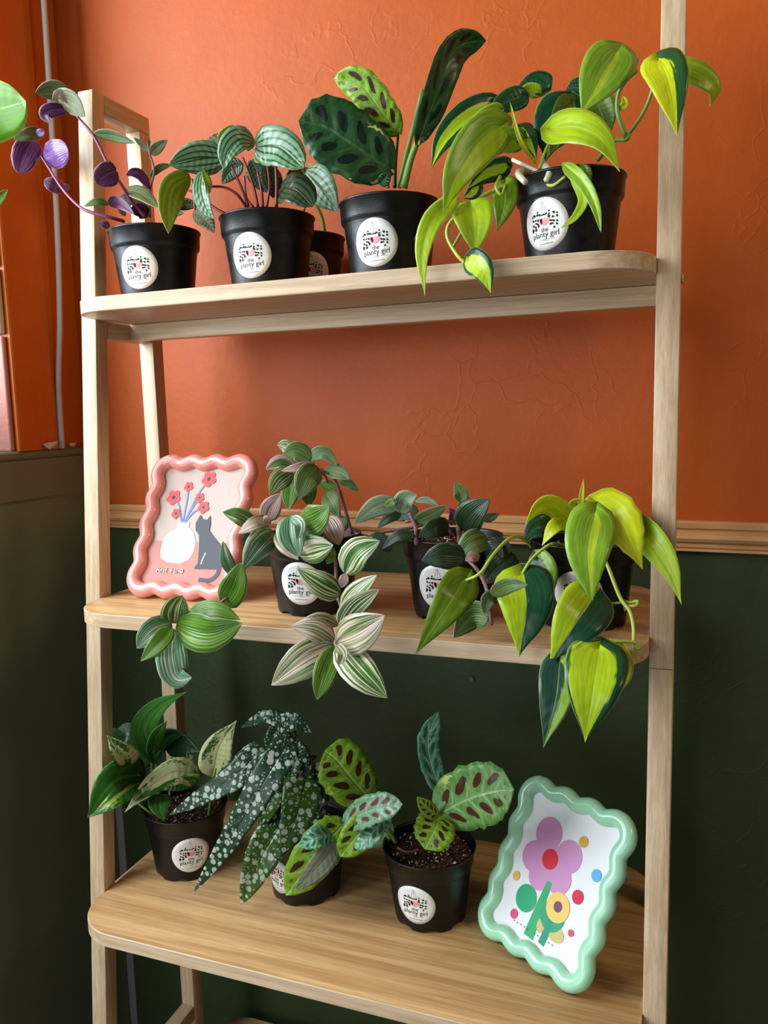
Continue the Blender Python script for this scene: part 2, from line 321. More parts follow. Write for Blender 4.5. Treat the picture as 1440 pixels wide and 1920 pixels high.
def leaf(root, mat, shape, pts, wpx, tw=0., fold=.2, wav=.0, yc=0., under=False, droop=.12):
    """a two-sided blade grown along a midrib. pts: (photo x, photo y, world depth offset); wpx its visible width; tw the roll of the blade in degrees"""
    NU, NV = 17, 8
    R = random.Random(hash((round(pts[0][0]), round(pts[-1][1]))) & 0xffff)
    mid = catmull([at(x, y, yc+d) for x, y, d in pts], NU)
    L = sum((mid[i+1]-mid[i]).length for i in range(NU-1))
    vs = []; uv = []; topv = []; thick = .00035
    ph = R.random()*6.28; lobe = {'heart': .16, 'round': .04, 'oblong': .05}.get(shape, 0.)*L
    tw0 = math.radians(tw)
    for i in range(NU):
        u0 = i/(NU-1); u = u0
        T = (mid[min(i+1, NU-1)]-mid[max(i-1, 0)]).normalized()
        V = (CAM-mid[i]).normalized(); S = T.cross(V)
        S = S.normalized() if S.length > 1e-5 else T.orthogonal()
        S = Matrix.Rotation(tw0, 3, T) @ S; N = S.cross(T).normalized()
        if N.dot(V) < 0: N = -N
        z = (mid[i]-CAM).dot(_f); w = wpx/FPX*z*.5/max(.5, math.cos(tw0))*prof(shape, u)
        if wav: w *= 1+.05*math.sin(u*40+ph)
        for j in range(NV+1):
            v = j/NV*2-1
            p = mid[i]+S*(v*w)-T*(lobe*v*v*(1-u)**3)+N*(fold*w*(abs(v)-.35*0)-droop*w*v*v)
            if wav: p = p+N*(wav*w*math.sin(u*17+ph+(2 if v > 0 else 0))*abs(v))
            topv.append((p, N)); uv.append((u, .5+v*.5))
    sgn = 1
    n = len(topv)
    vs = [p+q*thick*sgn for p, q in topv]+[p-q*thick*sgn for p, q in topv]
    fs = []; mi = []; c = NV+1
    for i in range(NU-1):
        for j in range(NV):
            a = i*c+j; q = (a, a+1, a+1+c, a+c)
            fs.append(q); mi.append(0); fs.append(tuple(x+n for x in q[::-1])); mi.append(1)
    bd = [i*c for i in range(NU)]+[(NU-1)*c+j for j in range(1, c)]+[i*c+NV for i in range(NU-2, -1, -1)]+[j for j in range(NV-1, 0, -1)]
    for a, b in zip(bd, bd[1:]+bd[:1]): fs.append((a, b, b+n, a+n)); mi.append(0)
    mo = mat if not under else mat
    other = UNDER.get(mat, mat)
    return mesh('leaf', vs, fs, [LM[mat], LM[other]], root, uv=uv+uv, mi=mi)
def stem(root, mat, pts, r0, r1=None, yc=0., name='stem', n=None):
    P = catmull([at(x, y, yc+d) for x, y, d in pts], n or max(6, 5*len(pts))); m = len(P)
    r1 = r0 if r1 is None else r1
    v, f = tube_data(P, [r0+(r1-r0)*i/(m-1) for i in range(m)], 7); return mesh(name, v, f, STEM[mat], root)

# ---------------------------------------------------------------- pots with stickers
PR, PB, PH = .0555, .0425, .0875
TEXT = {}
def text_mesh(s, size):
    k = (s, size)
    if k not in TEXT:
        cu = bpy.data.curves.new('t', 'FONT'); cu.body = s; cu.size = size; cu.align_x = 'CENTER'; cu.resolution_u = 3
        o = bpy.data.objects.new('t', cu); COL.objects.link(o)
        m = o.evaluated_get(bpy.context.evaluated_depsgraph_get()).to_mesh()
        TEXT[k] = [tuple(v.co) for v in m.vertices], [tuple(p.vertices) for p in m.polygons]
        bpy.data.objects.remove(o); bpy.data.curves.remove(cu)
    return TEXT[k]
def cone_r(h): return PB+(PR*.955-PB)*h/PH
def print_data():
    """the sticker's print in its own plane: vines of black leaves round a pink pot, hanging strings"""
    R = random.Random(3); vs = []; fs = []; mi = []
    def poly(P, k):
        b = len(vs); vs.extend(P); fs.append(tuple(range(b, b+len(P)))); mi.append(k)
    r = .0045   # pot
    P = [(.0062*math.cos(t), .0046+.0062*math.sin(t)) for t in [math.pi*(1.08+i*.84/10) for i in range(11)]]+[(.0064, .0062), (-.0064, .0062)]
    k0 = len(vs); n0 = len(P); cc = (0., .0036); ring = [(x*.55+cc[0]*.45, y*.55+cc[1]*.45) for x, y in P]
    vs.extend(P+ring+[cc])
    for i in range(n0): j = (i+1) % n0; fs.append((k0+i, k0+j, k0+n0+j, k0+n0+i)); mi.append(1); fs.append((k0+n0+i, k0+n0+j, k0+2*n0)); mi.append(1)
    poly([(-.0046, .0050), (-.0018, .0052), (-.0014, .0020), (-.0024, -.0006), (-.0040, .0018)], 0); vs_eye = len(vs)
    for s in (-1, 0, 1): poly([(s*.0005-.00016, .0205), (s*.0005+.00016, .0205), (s*.0042+.00016, .0085), (s*.0042-.00016, .0085)], 2)
    for side in (-1, 1):
        for col in range(4):
            for k in range(5):
                x = side*(.0035+col*.0033)+R.uniform(-.001, .001); y = .0100-abs(col-1)*.0012-k*.0033+R.uniform(-.0009, .0009)+(.002 if col == 1 else 0)
                if abs(x) < .006 and y < .006 or y < -.0055: continue
                a = R.uniform(0, 6.28); l = R.uniform(.0014, .0023); w = l*.62
                poly([(x+l*math.cos(a), y+l*math.sin(a)), (x-w*math.sin(a), y+w*math.cos(a)), (x-l*.7*math.cos(a), y-l*.7*math.sin(a)), (x+w*math.sin(a), y-w*math.cos(a))], 0)
    for x in (-.0016, .0004, .0022): poly([(x+.0013*math.cos(t), .0086+.0013*math.sin(t)) for t in [i*2.09 for i in range(3)]], 0)
    R2 = random.Random(5); x = -.0075     # the faint rules on both sides of the short line, and the unreadable small line
    poly([(-.010, -.0143), (-.0032, -.0143), (-.0032, -.0146), (-.010, -.0146)], 2); poly([(.0032, -.0143), (.010, -.0143), (.010, -.0146), (.0032, -.0146)], 2)
    while x < .0075:
        w = R2.uniform(.0004, .0011); poly([(x, -.0178), (x+w, -.0178), (x+w, -.0188), (x, -.0188)], 2); x += w+R2.uniform(.0002, .0006)
    return vs, fs, mi
PRINT = print_data(); PRINT_UP = [0]*len(PRINT[0])
for _f0, _m0 in zip(PRINT[1], PRINT[2]):
    for _i0 in _f0:
        if _m0 == 0: PRINT_UP[_i0] = 1
def make_pot(root, c, stick=None, srot=0., seg=56, notch=True, collar=.0024, soil=True, top=None):
    x, y, z = c
    pr = [(PB*.55, .003), (PB-.004, .003), (PB-.0005, 0.), (PB, .001)]
    hs = PH*.74
    pr += [(cone_r(.003), .003), (cone_r(.016), .016), (cone_r(.03), .03), (cone_r(hs-.004), hs-.004), (cone_r(hs-.0015), hs-.0015), (cone_r(hs)+collar, hs+.0012), (cone_r(hs+.004)+collar+.0004, hs+.004),
           (PR-.0012, PH-.003), (PR, PH-.0022), (PR+.0003, PH-.001), (PR-.0003, PH), (PR-.0016, PH-.0004), (PR-.0022, PH-.003), (PR-.0042, PH-.02), (PR-.006, PH-.028)]
    v, f = lathe_data(pr, seg, c)
    if notch:                           # drain notches cut up into the foot
        for i in (2, 3, 4):
            for k in range(seg):
                if k % (seg//8) in (2, 3, 4): q = v[i*seg+k]; v[i*seg+k] = (q[0], q[1], z+(.0035 if i < 4 else .0042))
        for k in range(seg):
            if k % (seg//8) in (2, 3, 4):
                for i in (0, 1): q = v[i*seg+k]; v[i*seg+k] = (q[0], q[1], z+.004)
    f.append(tuple(range(seg))[::-1])
    pot = mesh('pot', v, f, POT, root)
    if soil:
        R = random.Random(int(x*1e4)); rr = PR-.005; hz = PH-.012; vs = [(x, y, z+hz+.002)]; fs = []; mi = []
        for i in range(1, 6):
            for k in range(24):
                a = 2*math.pi*k/24; q = rr*i/5; vs.append((x+q*math.cos(a), y+q*math.sin(a), z+hz+R.uniform(-.0016, .002)*(1 if i < 5 else .3)))
        for k in range(24): fs.append((0, 1+k, 1+(k+1) % 24))
        for i in range(4):
            for k in range(24): a = 1+i*24; fs.append((a+k, a+24+k, a+24+(k+1) % 24, a+(k+1) % 24))
        mi = [0]*len(fs)
        for n in range(330):            # crumbs of bark and perlite lying in the mix
            a = R.random()*6.283; q = rr*math.sqrt(R.random())*.97; s = R.uniform(.0007, .0021); p = Vector((x+q*math.cos(a), y+q*math.sin(a), z+hz+.0016))
            b = len(vs); ax = [Vector((R.uniform(-1, 1), R.uniform(-1, 1), R.uniform(-.6, .6))).normalized()*s*R.uniform(.6, 1.3) for _ in range(3)]
            vs += [tuple(p+ax[0]), tuple(p-ax[0]), tuple(p+ax[1]), tuple(p-ax[1]), tuple(p+ax[2]+Vector((0, 0, s*.6))), tuple(p-ax[2])]
            for t in ((0, 2, 4), (2, 1, 4), (1, 3, 4), (3, 0, 4), (2, 0, 5), (1, 2, 5), (3, 1, 5), (0, 3, 5)): fs.append(tuple(b+i for i in t)); mi.append(1 if n % 3 else 2)
        so = mesh('soil', vs, fs, [SOIL, CRUMB, PERL], root, mi=mi, smooth=False); so['kind'] = 'stuff'
    if stick:
        # find where on the cone the sticker's centre sits
        best = None
        for ia in range(-95, 60):
            a = math.radians(-90+ia)
            for ih in range(18, 52):
                h = ih*.001; P = Vector((x+cone_r(h)*math.cos(a), y+cone_r(h)*math.sin(a), z+h)); q = pix(P)
                d = (q[0]-stick[0])**2+(q[1]-stick[1])**2
                if best is None or d < best[0]: best = (d, a, h)
        a0, h0 = best[1], best[2]; h0 = max(.026, min(.0385, h0)); cs, sn = math.cos(srot), math.sin(srot)
        def onto(u, w, off):
            uu = u*cs-w*sn; ww = u*sn+w*cs
            h = h0+ww; r = cone_r(h); a = a0+uu/cone_r(h0+ww*.5); return (x+(r+off)*math.cos(a), y+(r+off)*math.sin(a), z+h)
        RS = .0245; n = 40; vs = []; fs = []
        for i in range(5):
            for k in range(n): t = 2*math.pi*k/n; vs.append(onto(RS*(i+1)/5*math.cos(t), RS*(i+1)/5*math.sin(t), .00035))
        vs.append(onto(0, 0, .00035))
        for k in range(n): fs.append((5*n, k, (k+1) % n))
        for i in range(4):
            for k in range(n): fs.append((i*n+k, i*n+n+k, i*n+n+(k+1) % n, i*n+(k+1) % n))
        b = len(vs); vs += [onto(RS*math.cos(2*math.pi*k/n), RS*math.sin(2*math.pi*k/n), -.0003) for k in range(n)]
        for k in range(n): fs.append((4*n+k, b+k, b+(k+1) % n, 4*n+(k+1) % n))
        st = mesh('sticker', vs, fs, STICK, root, smooth=True); st['label'] = 'round white shop sticker'
        v2, f2, mi = PRINT
        p = mesh('print', [onto(u, w, .0006+(.00012 if mi0 else 0)) for (u, w), mi0 in zip(v2, PRINT_UP)], f2, [INK, PINKINK, GREYINK], st, mi=mi, smooth=False)
        vs = []; fs = []
        for s, size, yy in (('the', .0062, -.0072), ('planty girl', .0076, -.0120), ('CO.', .0030, -.0155)):
            tv, tf = text_mesh(s, size); b = len(vs); vs += [onto(q[0], q[1]+yy, .0006) for q in tv]; fs += [tuple(i+b for i in t) for t in tf]
        mesh('lettering', vs, fs, INK, st, smooth=False)
    return pot

# ---------------------------------------------------------------- room
WY = .065                                # back wall plane
FZ = -1.02                                # floor
def wall_grid(name, x0, x1, y, z0, z1, mat):
    v, f = box_data((x0, y, z0), (x1, y+.12, z1)); return struct(mesh(name, v, f, mat, smooth=False))
wall_grid('wall_back', -.215, 2.6, WY, FZ, 1.9, WALL)
v, f = box_data((-1.2, -3.4, FZ-.1), (2.6, WY+.12, FZ)); struct(mesh('floor', v, f, paint('grey_floor_vinyl', (.12, .10, .08), .5), smooth=False))
# left wall: green panelled lower part with a cap, orange upper part, a window opening nearer the camera
SX = -.196
v, f = box_data((SX-.14, -.36, FZ), (SX, WY, .062)); struct(mesh('wall_left', v, f, GREEN_SHEEN, smooth=False))
def extrude_y(name, prof_xz, y0, y1, mat):
    n = len(prof_xz); vs = [(a, y0, b) for a, b in prof_xz]+[(a, y1, b) for a, b in prof_xz]
    fs = [(i, (i+1) % n, n+(i+1) % n, n+i) for i in range(n)]+[tuple(range(n))[::-1], tuple(range(n, 2*n))]
    return struct(mesh(name, vs, fs, mat, smooth=False))
extrude_y('trim_cap', [(SX-.14, .062), (SX-.14, .074), (SX+.0015, .0745), (SX+.004, .072), (SX+.004, .066), (SX+.001, .0615)], -.36, WY, GREEN_SHEEN)
extrude_y('trim_panel', [(SX-.01, .000), (SX-.01, .061), (SX+.003, .061), (SX+.0035, .0045), (SX+.001, .0005)], -.36, WY, GREEN_SHEEN)
v, f = box_data((SX-.16, -.086, .0745), (SX-.008, WY, 1.9)); struct(mesh('wall_left_upper', v, f, ORANGE, smooth=False))
# orange moulded casing beside the window
extrude = [(SX-.008, .004), (SX+.003, .003), (SX+.004, .001), (SX+.0045, -.012), (SX+.0035, -.026), (SX+.0034, -.040), (SX+.0045, -.056), (SX+.0052, -.084), (SX+.004, -.0865), (SX-.008, -.0865)]
n = len(extrude); vs = [(a, b, .0746) for a, b in extrude]+[(a, b, 1.9) for a, b in extrude]
struct(mesh('trim_window_casing', vs, [(i, n+i, n+(i+1) % n, (i+1) % n) for i in range(n)]+[tuple(range(n)), tuple(range(n, 2*n))[::-1]], ORANGE, smooth=False))
# stripped masonry of the window reveal, block by block
jamb = bpy.data.objects.new('wall_reveal', None); COL.objects.link(jamb); jamb['kind'] = 'structure'; jamb['_o'] = (0, 0, 0)
for (za, zb, mt, dy) in ((.0745, .238, PINKPL, .0), (.2405, .331, CREAMPL, -.002), (.3335, .60, PINKPL, -.001), (.603, .90, CREAMPL, 0.), (.903, 1.2, PINKPL, 0.), (1.203, 1.9, PINKPL, 0.)):
    v, f = box_data((SX-.30, -.0955+dy, za), (SX-.0015, -.0870, zb), .003); mesh('block', v, f, mt, jamb)
# grey filler strip down the corner, low on the back wall
v, f = box_data((-.1955, WY-.004, FZ), (-.181, WY+.002, -.40), .001); struct(mesh('trim_corner_filler', v, f, GREYPL))
# moulded dado rail
za, zb = -.0183, -.0560; n = 0
P = [(0, 0.), (.010, 0.), (.0115, .0025), (.0115, .0085), (.0085, .0105), (.0085, .0125), (.013, .016), (.0145, .021), (.012, .0255), (.008, .0275), (.0095, .0295), (.0095, .0325), (.007, .0345), (.0085, .036), (.0085, .0377), (0, .0377)]
vs = []
for X, sl in ((-.196, 0.), (2.6, -.0235)): vs += [(X, WY-d*1.0, za+sl-h) for d, h in P]
n = len(P); struct(mesh('trim_dado_rail', vs, [(i, (i+1) % n, n+(i+1) % n, n+i) for i in range(n)]+[tuple(range(n))[::-1], tuple(range(n, 2*n))], PINE, smooth=False))
# white cable running down the corner, and the torn scrap on the cap
P = catmull([at(78, -60, -.002+.006), at(86, 60, .004), at(97, 240, .002), at(107, 420, .0), at(112, 600, -.002), at(110, 720, -.004), at(117, 842, -.004)], 40)
P = [Vector((max(p.x, SX-.003), p.y, max(p.z, .0745))) for p in P]
v, f = tube_data(P, .0042, 10); tag(mesh('cable', v, f, plain('grey_white_pvc', (.46, .46, .45), .4)), 'grey white cable running down the orange corner to the green cap', 'cable')
def scrap(px, py, Y, s, seed, label):
    R = random.Random(seed); c = at(px, py, Y); vs = []; fs = []
    n = 9
    for i in range(n):
        a = 2*math.pi*i/n; r = s*R.uniform(.6, 1.1); vs.append((c.x+.3*r*math.sin(a*2), c.y+r*math.cos(a), c.z+.55*r*math.sin(a)))
    vs.append((c.x+.004, c.y, c.z)); fs = [(n, i, (i+1) % n) for i in range(n)]
    zz = min(v[2] for v in vs); vs = [(a, b, q-zz+.0747) for a, b, q in vs]
    vs = vs+[(a-.0006, b, q+.0002) for a, b, q in vs]; m = n+1
    fs += [tuple(i+m for i in t[::-1]) for t in fs[:n]]+[(i, i+m, (i+1) % n+m, (i+1) % n) for i in range(n)]
    tag(mesh('plaster_flake', vs, fs, plain('flake_cream', (.62, .56, .44), .7), smooth=False), label, 'plaster flake')
scrap(95, 835, -.030, .013, 2, 'torn cream flake lying on the green cap left of the cable')
scrap(137, 838, .024, .007, 5, 'small dusty flake on the green cap right of the cable')
v, f = lathe_data([(.0001, 0), (.0026, 0), (.0034, .001), (.0034, .0022), (.0001, .0026)], 14)
def nub(name, px, py, label, cat, r=1.):
    c = at(px, py, WY-.0004); vs = [(c.x+a*r, c.y-b*r, c.z+q*r) for a, q, b in v]; tag(mesh(name, vs, f, GREEN_SHEEN), label, cat)
nub('wall_plug', 885, 1273, 'round painted-over plug in the green wall under the middle shelf', 'wall plug')
v2, f2 = v, f

# ---------------------------------------------------------------- shelf unit
T = .0221; TP = .0214; UW = .70; YF, KF = -.1824, .0845; YB = -.05; TB = .0225; SH = .0164; Z = (.2562, -.1051, -.4817, -.855); ZT = .5175
unit = thing('ladder_shelf', 'light oak leaning ladder shelf with round-cornered boards, in front of the two-tone wall', 'shelf', (.35, -.1, FZ))
def yf(z): return YF+KF*z
for s in (0, 1):
    x0 = 0 if s == 0 else UW-T; x1 = x0+T
    def post(name, z0, z1, k, y0, d, mat=WOOD_Z):
        v, f = box_data((x0, y0, z0), (x1, y0+d, z1), .0009); return mesh(name, shear(v, k), f, mat, unit)
    if s == 0: post('front_post', FZ, ZT, KF, YF, TP)
    else:
        post('front_post', FZ, -.1365, KF, YF, TP); post('front_post', -.1361, ZT, KF, YF, TP)
    post('back_leg', FZ, ZT-.0222, 0, YB, TB)
    # mitred top bar, floor bar and the brackets under each board
    v, f = box_data((x0, yf(ZT)+TP-.0002, ZT-.0222), (x1, YB+TB, ZT), .0009); mesh('top_bar', v, f, WOOD_Y, unit)
    v, f = box_data((x0, yf(FZ)+TP-.0002, FZ), (x1, YB, FZ+.022), .0009); mesh('floor_bar', v, f, WOOD_Y, unit)
    v, f = box_data((x0+.0003, yf(-.79)+TP-.0002, -.7975), (x1-.0003, YB, -.7754), .0009); mesh('side_stretcher', v, f, WOOD_Y, unit)
    for z in Z:
        v, f = box_data((x0+.0004, yf(z)+TP-.001, z-SH-.021), (x1-.0004, YB+.001, z-SH-.0002), .0008); mesh('side_bracket', v, f, WOOD_Y, unit)
for i, (z, ye) in enumerate(zip(Z, (.040, .040, .042, .042))):
    yfr = yf(z)-(.065, .067, .069, .07)[i]; r = .06; x0, x1 = T, UW-T; rb = .048
    out = []
    for cx, cy, rr, a0 in ((x0+r, yfr+r, r, 180), (x1-r, yfr+r, r, 270), (x1-rb, ye-rb, rb, 0), (x0+rb, ye-rb, rb, 90)):
        for k in range(13): a = math.radians(a0+k*7.5); out.append((cx+rr*math.cos(a), cy+rr*math.sin(a)))
    n = len(out); b = .0008; cxm, cym = (x0+x1)/2, (yfr+ye)/2
    def ring(zz, ins): return [(x+(ins if x < cxm else -ins), y+(ins if y < cym else -ins), zz) for x, y in out]
    vs = ring(z-SH, b)+ring(z-SH+b, 0)+ring(z-b, 0)+ring(z, b)
    fs = [tuple(range(n))[::-1], tuple(range(3*n, 4*n))]; mi = [0, 1]
    for q in range(3):
        for k in range(n): fs.append((q*n+k, q*n+(k+1) % n, q*n+n+(k+1) % n, q*n+n+k)); mi.append(0)
    o = mesh('shelf_board', vs, fs, [WOOD_X, WOOD_TOP], unit, mi=mi, smooth=False)
    for p in o.data.polygons[2:]: p.use_smooth = True
    o.data.set_sharp_from_angle(angle=math.radians(40))
for z in Z:
    yb = -.0965 if z > .2 else -.05
    v, f = box_data((T-.006 if z > .2 else T-.001, yb, z-SH-.0212), (UW-T+.001, yb+.018, z-SH-.0003), .0008); mesh('cross_bar', v, f, WOOD_X, unit)
c = at(1277, 545, yf(.24)+.010)
v, f = lathe_data([(.0001, 0), (.0042, 0), (.0050, .0012), (.0046, .0022), (.0001, .0026)], 16)
for (zz) in (.236,):
    vs = [(UW+q, yf(zz)+.010+a, zz+b) for a, b, q in v]; o = mesh('screw_cap', vs, [t[::-1] for t in f], plain('brass_cap', (.6, .45, .25), .35), unit)

# ---------------------------------------------------------------- wavy picture frames
def wavy_frame(name, label, base, yaw, lean, w, h, col, art, rough=.22):
    ex = Vector((math.cos(yaw), math.sin(yaw), 0)); bk = Vector((-math.sin(yaw), math.cos(yaw), 0))
    up = Vector((0, 0, 1))*math.cos(lean)+bk*math.sin(lean); no = ex.cross(up)
    if no.y > 0: no = -no
    TR = .0092; AM = .0024
    root = thing(name, label, 'picture frame', base)
    O = Vector(base)+Vector((0, 0, 1))*TR*math.cos(lean)*.0
    def P(u, v, d=0.): return O+ex*u+up*(v+h/2)+no*(d+.0)
    a, b = w/2-TR-AM, h/2-TR-AM; rc = .016
    path = []
    sides = [((-a+rc, b), (a-rc, b), (0, 1), 3), ((a, b-rc), (a, -b+rc), (1, 0), 4), ((a-rc, -b), (-a+rc, -b), (0, -1), 3), ((-a, -b+rc), (-a, b-rc), (-1, 0), 4)]
    cor = [((a-rc, b-rc), 90), ((a-rc, -b+rc), 0), ((-a+rc, -b+rc), -90), ((-a+rc, b-rc), -180)]
    for (p, q, nn, k), (cc, a0) in zip(sides, cor):
        m = 12*k
        for i in range(m):
            t = i/m; d = AM*math.cos(2*math.pi*k*t); path.append((p[0]+(q[0]-p[0])*t+nn[0]*d, p[1]+(q[1]-p[1])*t+nn[1]*d))
        for i in range(8):
            an = math.radians(a0-90*i/8); path.append((cc[0]+(rc+AM)*math.cos(an), cc[1]+(rc+AM)*math.sin(an)))
    v, f = tube_data([P(x, y) for x, y in path], TR, 16, closed=True)
    m = NT(name+'_glaze'); nz = m.noise(m.tc('Object'), 30, 2)
    fm = m.bsdf(m.mix(m.step(nz, .3, .7), col, tuple(min(1, x*1.06) for x in col)), rough, None, .5, coat=.35)
    mesh('frame', v, f, fm, root)
    # backing card with the print, inside the rim
    n = len(path); ins = [P(x*.985, y*.985, -.002) for x, y in path]; bkp = [P(x*.985, y*.985, -.006) for x, y in path]
    pic = mesh('picture', ins+bkp, [tuple(range(n)), tuple(range(n, 2*n))[::-1]]+[(i, n+i, n+(i+1) % n, (i+1) % n) for i in range(n)], plain(name+'_paper', art['bg'], .5, spec=.3), root, smooth=False)
    # easel back
    f0, w2 = .30*h, .018
    q = [P(-w2, f0, -.008), P(w2, f0, -.008)]
    foot = P(0, -h/2, 0)+bk*(2*math.sin(lean)*h*.5+.004); foot.z = O.z+.001
    q += [foot+ex*w2*1.5, foot-ex*w2*1.5]; q2 = [p+bk*.003 for p in q]
    mesh('easel_leg', q+q2, [(0, 1, 2, 3), (7, 6, 5, 4), (0, 4, 5, 1), (1, 5, 6, 2), (2, 6, 7, 3), (3, 7, 4, 0)], fm, root, smooth=False)
    mats = []; vs = []; fs = []; mi = []; idx = {}
    lay = [0]
    def shape(pts, colr):
        if colr not in idx: idx[colr] = len(mats); mats.append(plain('ink_%s_%d' % (name, len(mats)), colr, .5, spec=.3))
        lay[0] += 1; k = len(vs); vs.extend(P(x*(a), y*(b), -.0016+lay[0]*.00003) for x, y in pts)
        fs.append(tuple(range(k, k+len(pts)))); mi.append(idx[colr])
    art['draw'](shape, b/a)
    pr = mesh('print', vs, fs, mats, pic, mi=mi, smooth=False)
    if 'text' in art:
        s = []; t = []
        for line in art['text']:
            v, f = tube_data([P(x*a, y*b, -.0008) for x, y in line], .00055, 5); k = len(s); s += v; t += [tuple(i+k for i in q) for q in f]
        mesh('lettering', s, t, plain(name+'_white_ink', (.9, .88, .84), .4), pic)
    return root
def circle(x, y, r, asp, n=24, ry=None): return [(x+r*math.cos(2*math.pi*i/n), y+(ry or r)/asp*math.sin(2*math.pi*i/n)) for i in range(n)]
def petals(x, y, r, asp, k=5, ph=.3, dp=.17, n=50): return [(x+r*(.66+.34*abs(math.cos(k*.5*(t+ph)))**.7)*math.cos(t), y+r/asp*(.66+.34*abs(math.cos(k*.5*(t+ph)))**.7)*math.sin(t)) for t in [2*math.pi*i/n for i in range(n)]]
def ribbon(P, w, asp, n=16):
    Q = catmull([Vector((x, y, 0)) for x, y in P], n); L = []; R_ = []
    for i, p in enumerate(Q):
        t = Q[min(i+1, n-1)]-Q[max(i-1, 0)]; nx, ny = -t.y*asp, t.x/asp; l = math.hypot(nx, ny*asp) or 1; ww = w if not isinstance(w, tuple) else w[0]+(w[1]-w[0])*i/(n-1)
        L.append((p.x+nx/l*ww, p.y+ny/l*ww)); R_.append((p.x-nx/l*ww, p.y-ny/l*ww))
    return L+R_[::-1]
def art_cat(sh0, asp):
    def sh(P, c): sh0([(x*.86, y*.89) for x, y in P], c)
    sh([(-1.1, -1.06), (1.1, -1.06), (1.1, -.29), (-1.1, -.29)], (.52, .21, .17))
    blue = (.15, .23, .48); FL = ((-.67, .49, .185), (-.34, .69, .12), (.15, .83, .19), (.01, .49, .12), (.16, .32, .15), (-.51, .20, .125))
    for (fx, fy, r), my in zip(FL, (.30, .42, .50, .26, .20, .12)):
        sh(ribbon([(fx, fy), (-.27+(fx+.27)*.52, my+.04), (-.27+fx*.06, .03)], .019, asp), blue)
    sh([(-.41, .04), (-.12, .05), (-.10, -.04), (.06, -.14), (.15, -.29), (.15, -.46), (.07, -.60), (-.15, -.67), (-.44, -.66), (-.65, -.59), (-.70, -.47), (-.69, -.26), (-.56, -.12), (-.39, -.04)], (.58, .65, .72))
    for fx, fy, r in FL: sh(petals(fx, fy, r, asp), (.66, .075, .075)); sh(circle(fx, fy, r*.25, asp, 14), (.03, .035, .05))
    sh([(.13, .19), (.20, .11), (.33, .10), (.38, .18), (.43, .03), (.43, -.08), (.56, -.18), (.76, -.31), (.86, -.43), (.91, -.68), (.91, -.74), (.26, -.75), (.26, -.72), (.32, -.65), (.27, -.40), (.25, -.32), (.20, -.17), (.09, -.09), (.05, .03)], (.06, .065, .08))
    sh(ribbon([(.87, -.72), (.84, -.84), (.68, -.93), (.42, -.93)], .045, asp), (.06, .065, .08)); sh(ribbon([(.46, -.47), (.42, -.58), (.40, -.67)], .012, asp), (.75, .74, .70))
def strokes(x, y, s, asp):
    G = {'H': [[(0, 0), (.05, 1)], [(.6, 0), (.55, 1)], [(0, .5), (.6, .55)]], 'A': [[(0, 0), (.3, 1), (.6, 0)], [(.1, .4), (.5, .4)]], 'V': [[(0, 1), (.3, 0), (.6, 1)]], 'E': [[(.5, 1), (0, 1), (0, 0), (.5, 0)], [(0, .5), (.4, .55)]],
         'F': [[(.5, 1), (0, 1), (0, 0)], [(0, .5), (.4, .5)]], 'U': [[(0, 1), (.05, .1), (.3, 0), (.5, .15), (.55, 1)]], 'N': [[(0, 0), (0, .95), (.5, .05), (.55, 1)]]}
    out = []
    for ch in 'HAVE FUN':
        if ch == ' ': x += .75*s; continue
        for st in G[ch]: out.append([(x+a*s, y+b*s/asp*1.1) for a, b in st])
        x += .82*s
    x += .38*s
    out.append([(x+.4*s*math.cos(2*math.pi*i/12), y+(.5+.5*math.sin(2*math.pi*i/12))*s/asp) for i in range(13)])
    out.append([(x-.2*s, y+.4*s/asp), (x, y+.26*s/asp), (x+.2*s, y+.42*s/asp)])
    for d in (-.13, .13): out.append([(x+d*s, y+.66*s/asp), (x+d*s, y+.75*s/asp)])
    return out
def at2(u, v): return (u, v)
def art_flower(sh0, asp):
    def sh(P, c): sh0([(x*.86, y*.89) for x, y in P], c)
    pk, gr = (.60, .27, .50), (.02, .36, .16)
    for x, y, r in ((-.42, .52, .30), (.15, .35, .29), (-.57, .12, .28), (-.31, -.09, .26), (.10, .0, .27)): sh(circle(x, y, r, asp, 30), pk)
    sh(circle(-.21, .19, .27, asp, 20), pk)
    sh(ribbon([(-.06, -.10), (-.10, -.50), (-.13, -.94)], (.06, .115), asp), (.03, .38, .14))
    sh(circle(-.44, -.48, .24, asp, 24), gr)
    sh(circle(.40, -.70, .18, asp, 22, .13), (.58, .47, .19)); sh(circle(.05, -.70, .09, asp, 18, .13), (.58, .47, .19))
    sh(circle(.22, -.50, .27, asp, 24), (.03, .33, .16)); sh(ribbon([(.22, -.58), (.20, -.75), (.17, -.93)], .07, asp), (.02, .28, .17))
    sh(circle(.27, -.36, .255, asp, 26), (.82, .56, .14)); sh(circle(.27, -.35, .095, asp, 18), (.16, .07, .12)); sh(circle(-.21, .19, .18, asp, 24), (.62, .012, .025))
    for x, y, r, c in ((.35, .64, .10, (.62, .36, .04)), (.81, .30, .105, (.10, .40, .72)), (.59, -.09, .12, (.62, .012, .06)), (-.81, -.27, .085, (.66, .44, .12)), (-.58, -.77, .085, (.72, .06, .16)), (.68, -.57, .06, (.72, .06, .16))):
        sh(circle(x, y, r, asp, 18), c)
    for i in (0, 1, 2, 3, 4, 6, 7, 10, 11): sh(circle(-.53+.085*i, -.85, .013, asp, 6), (.06, .07, .14))
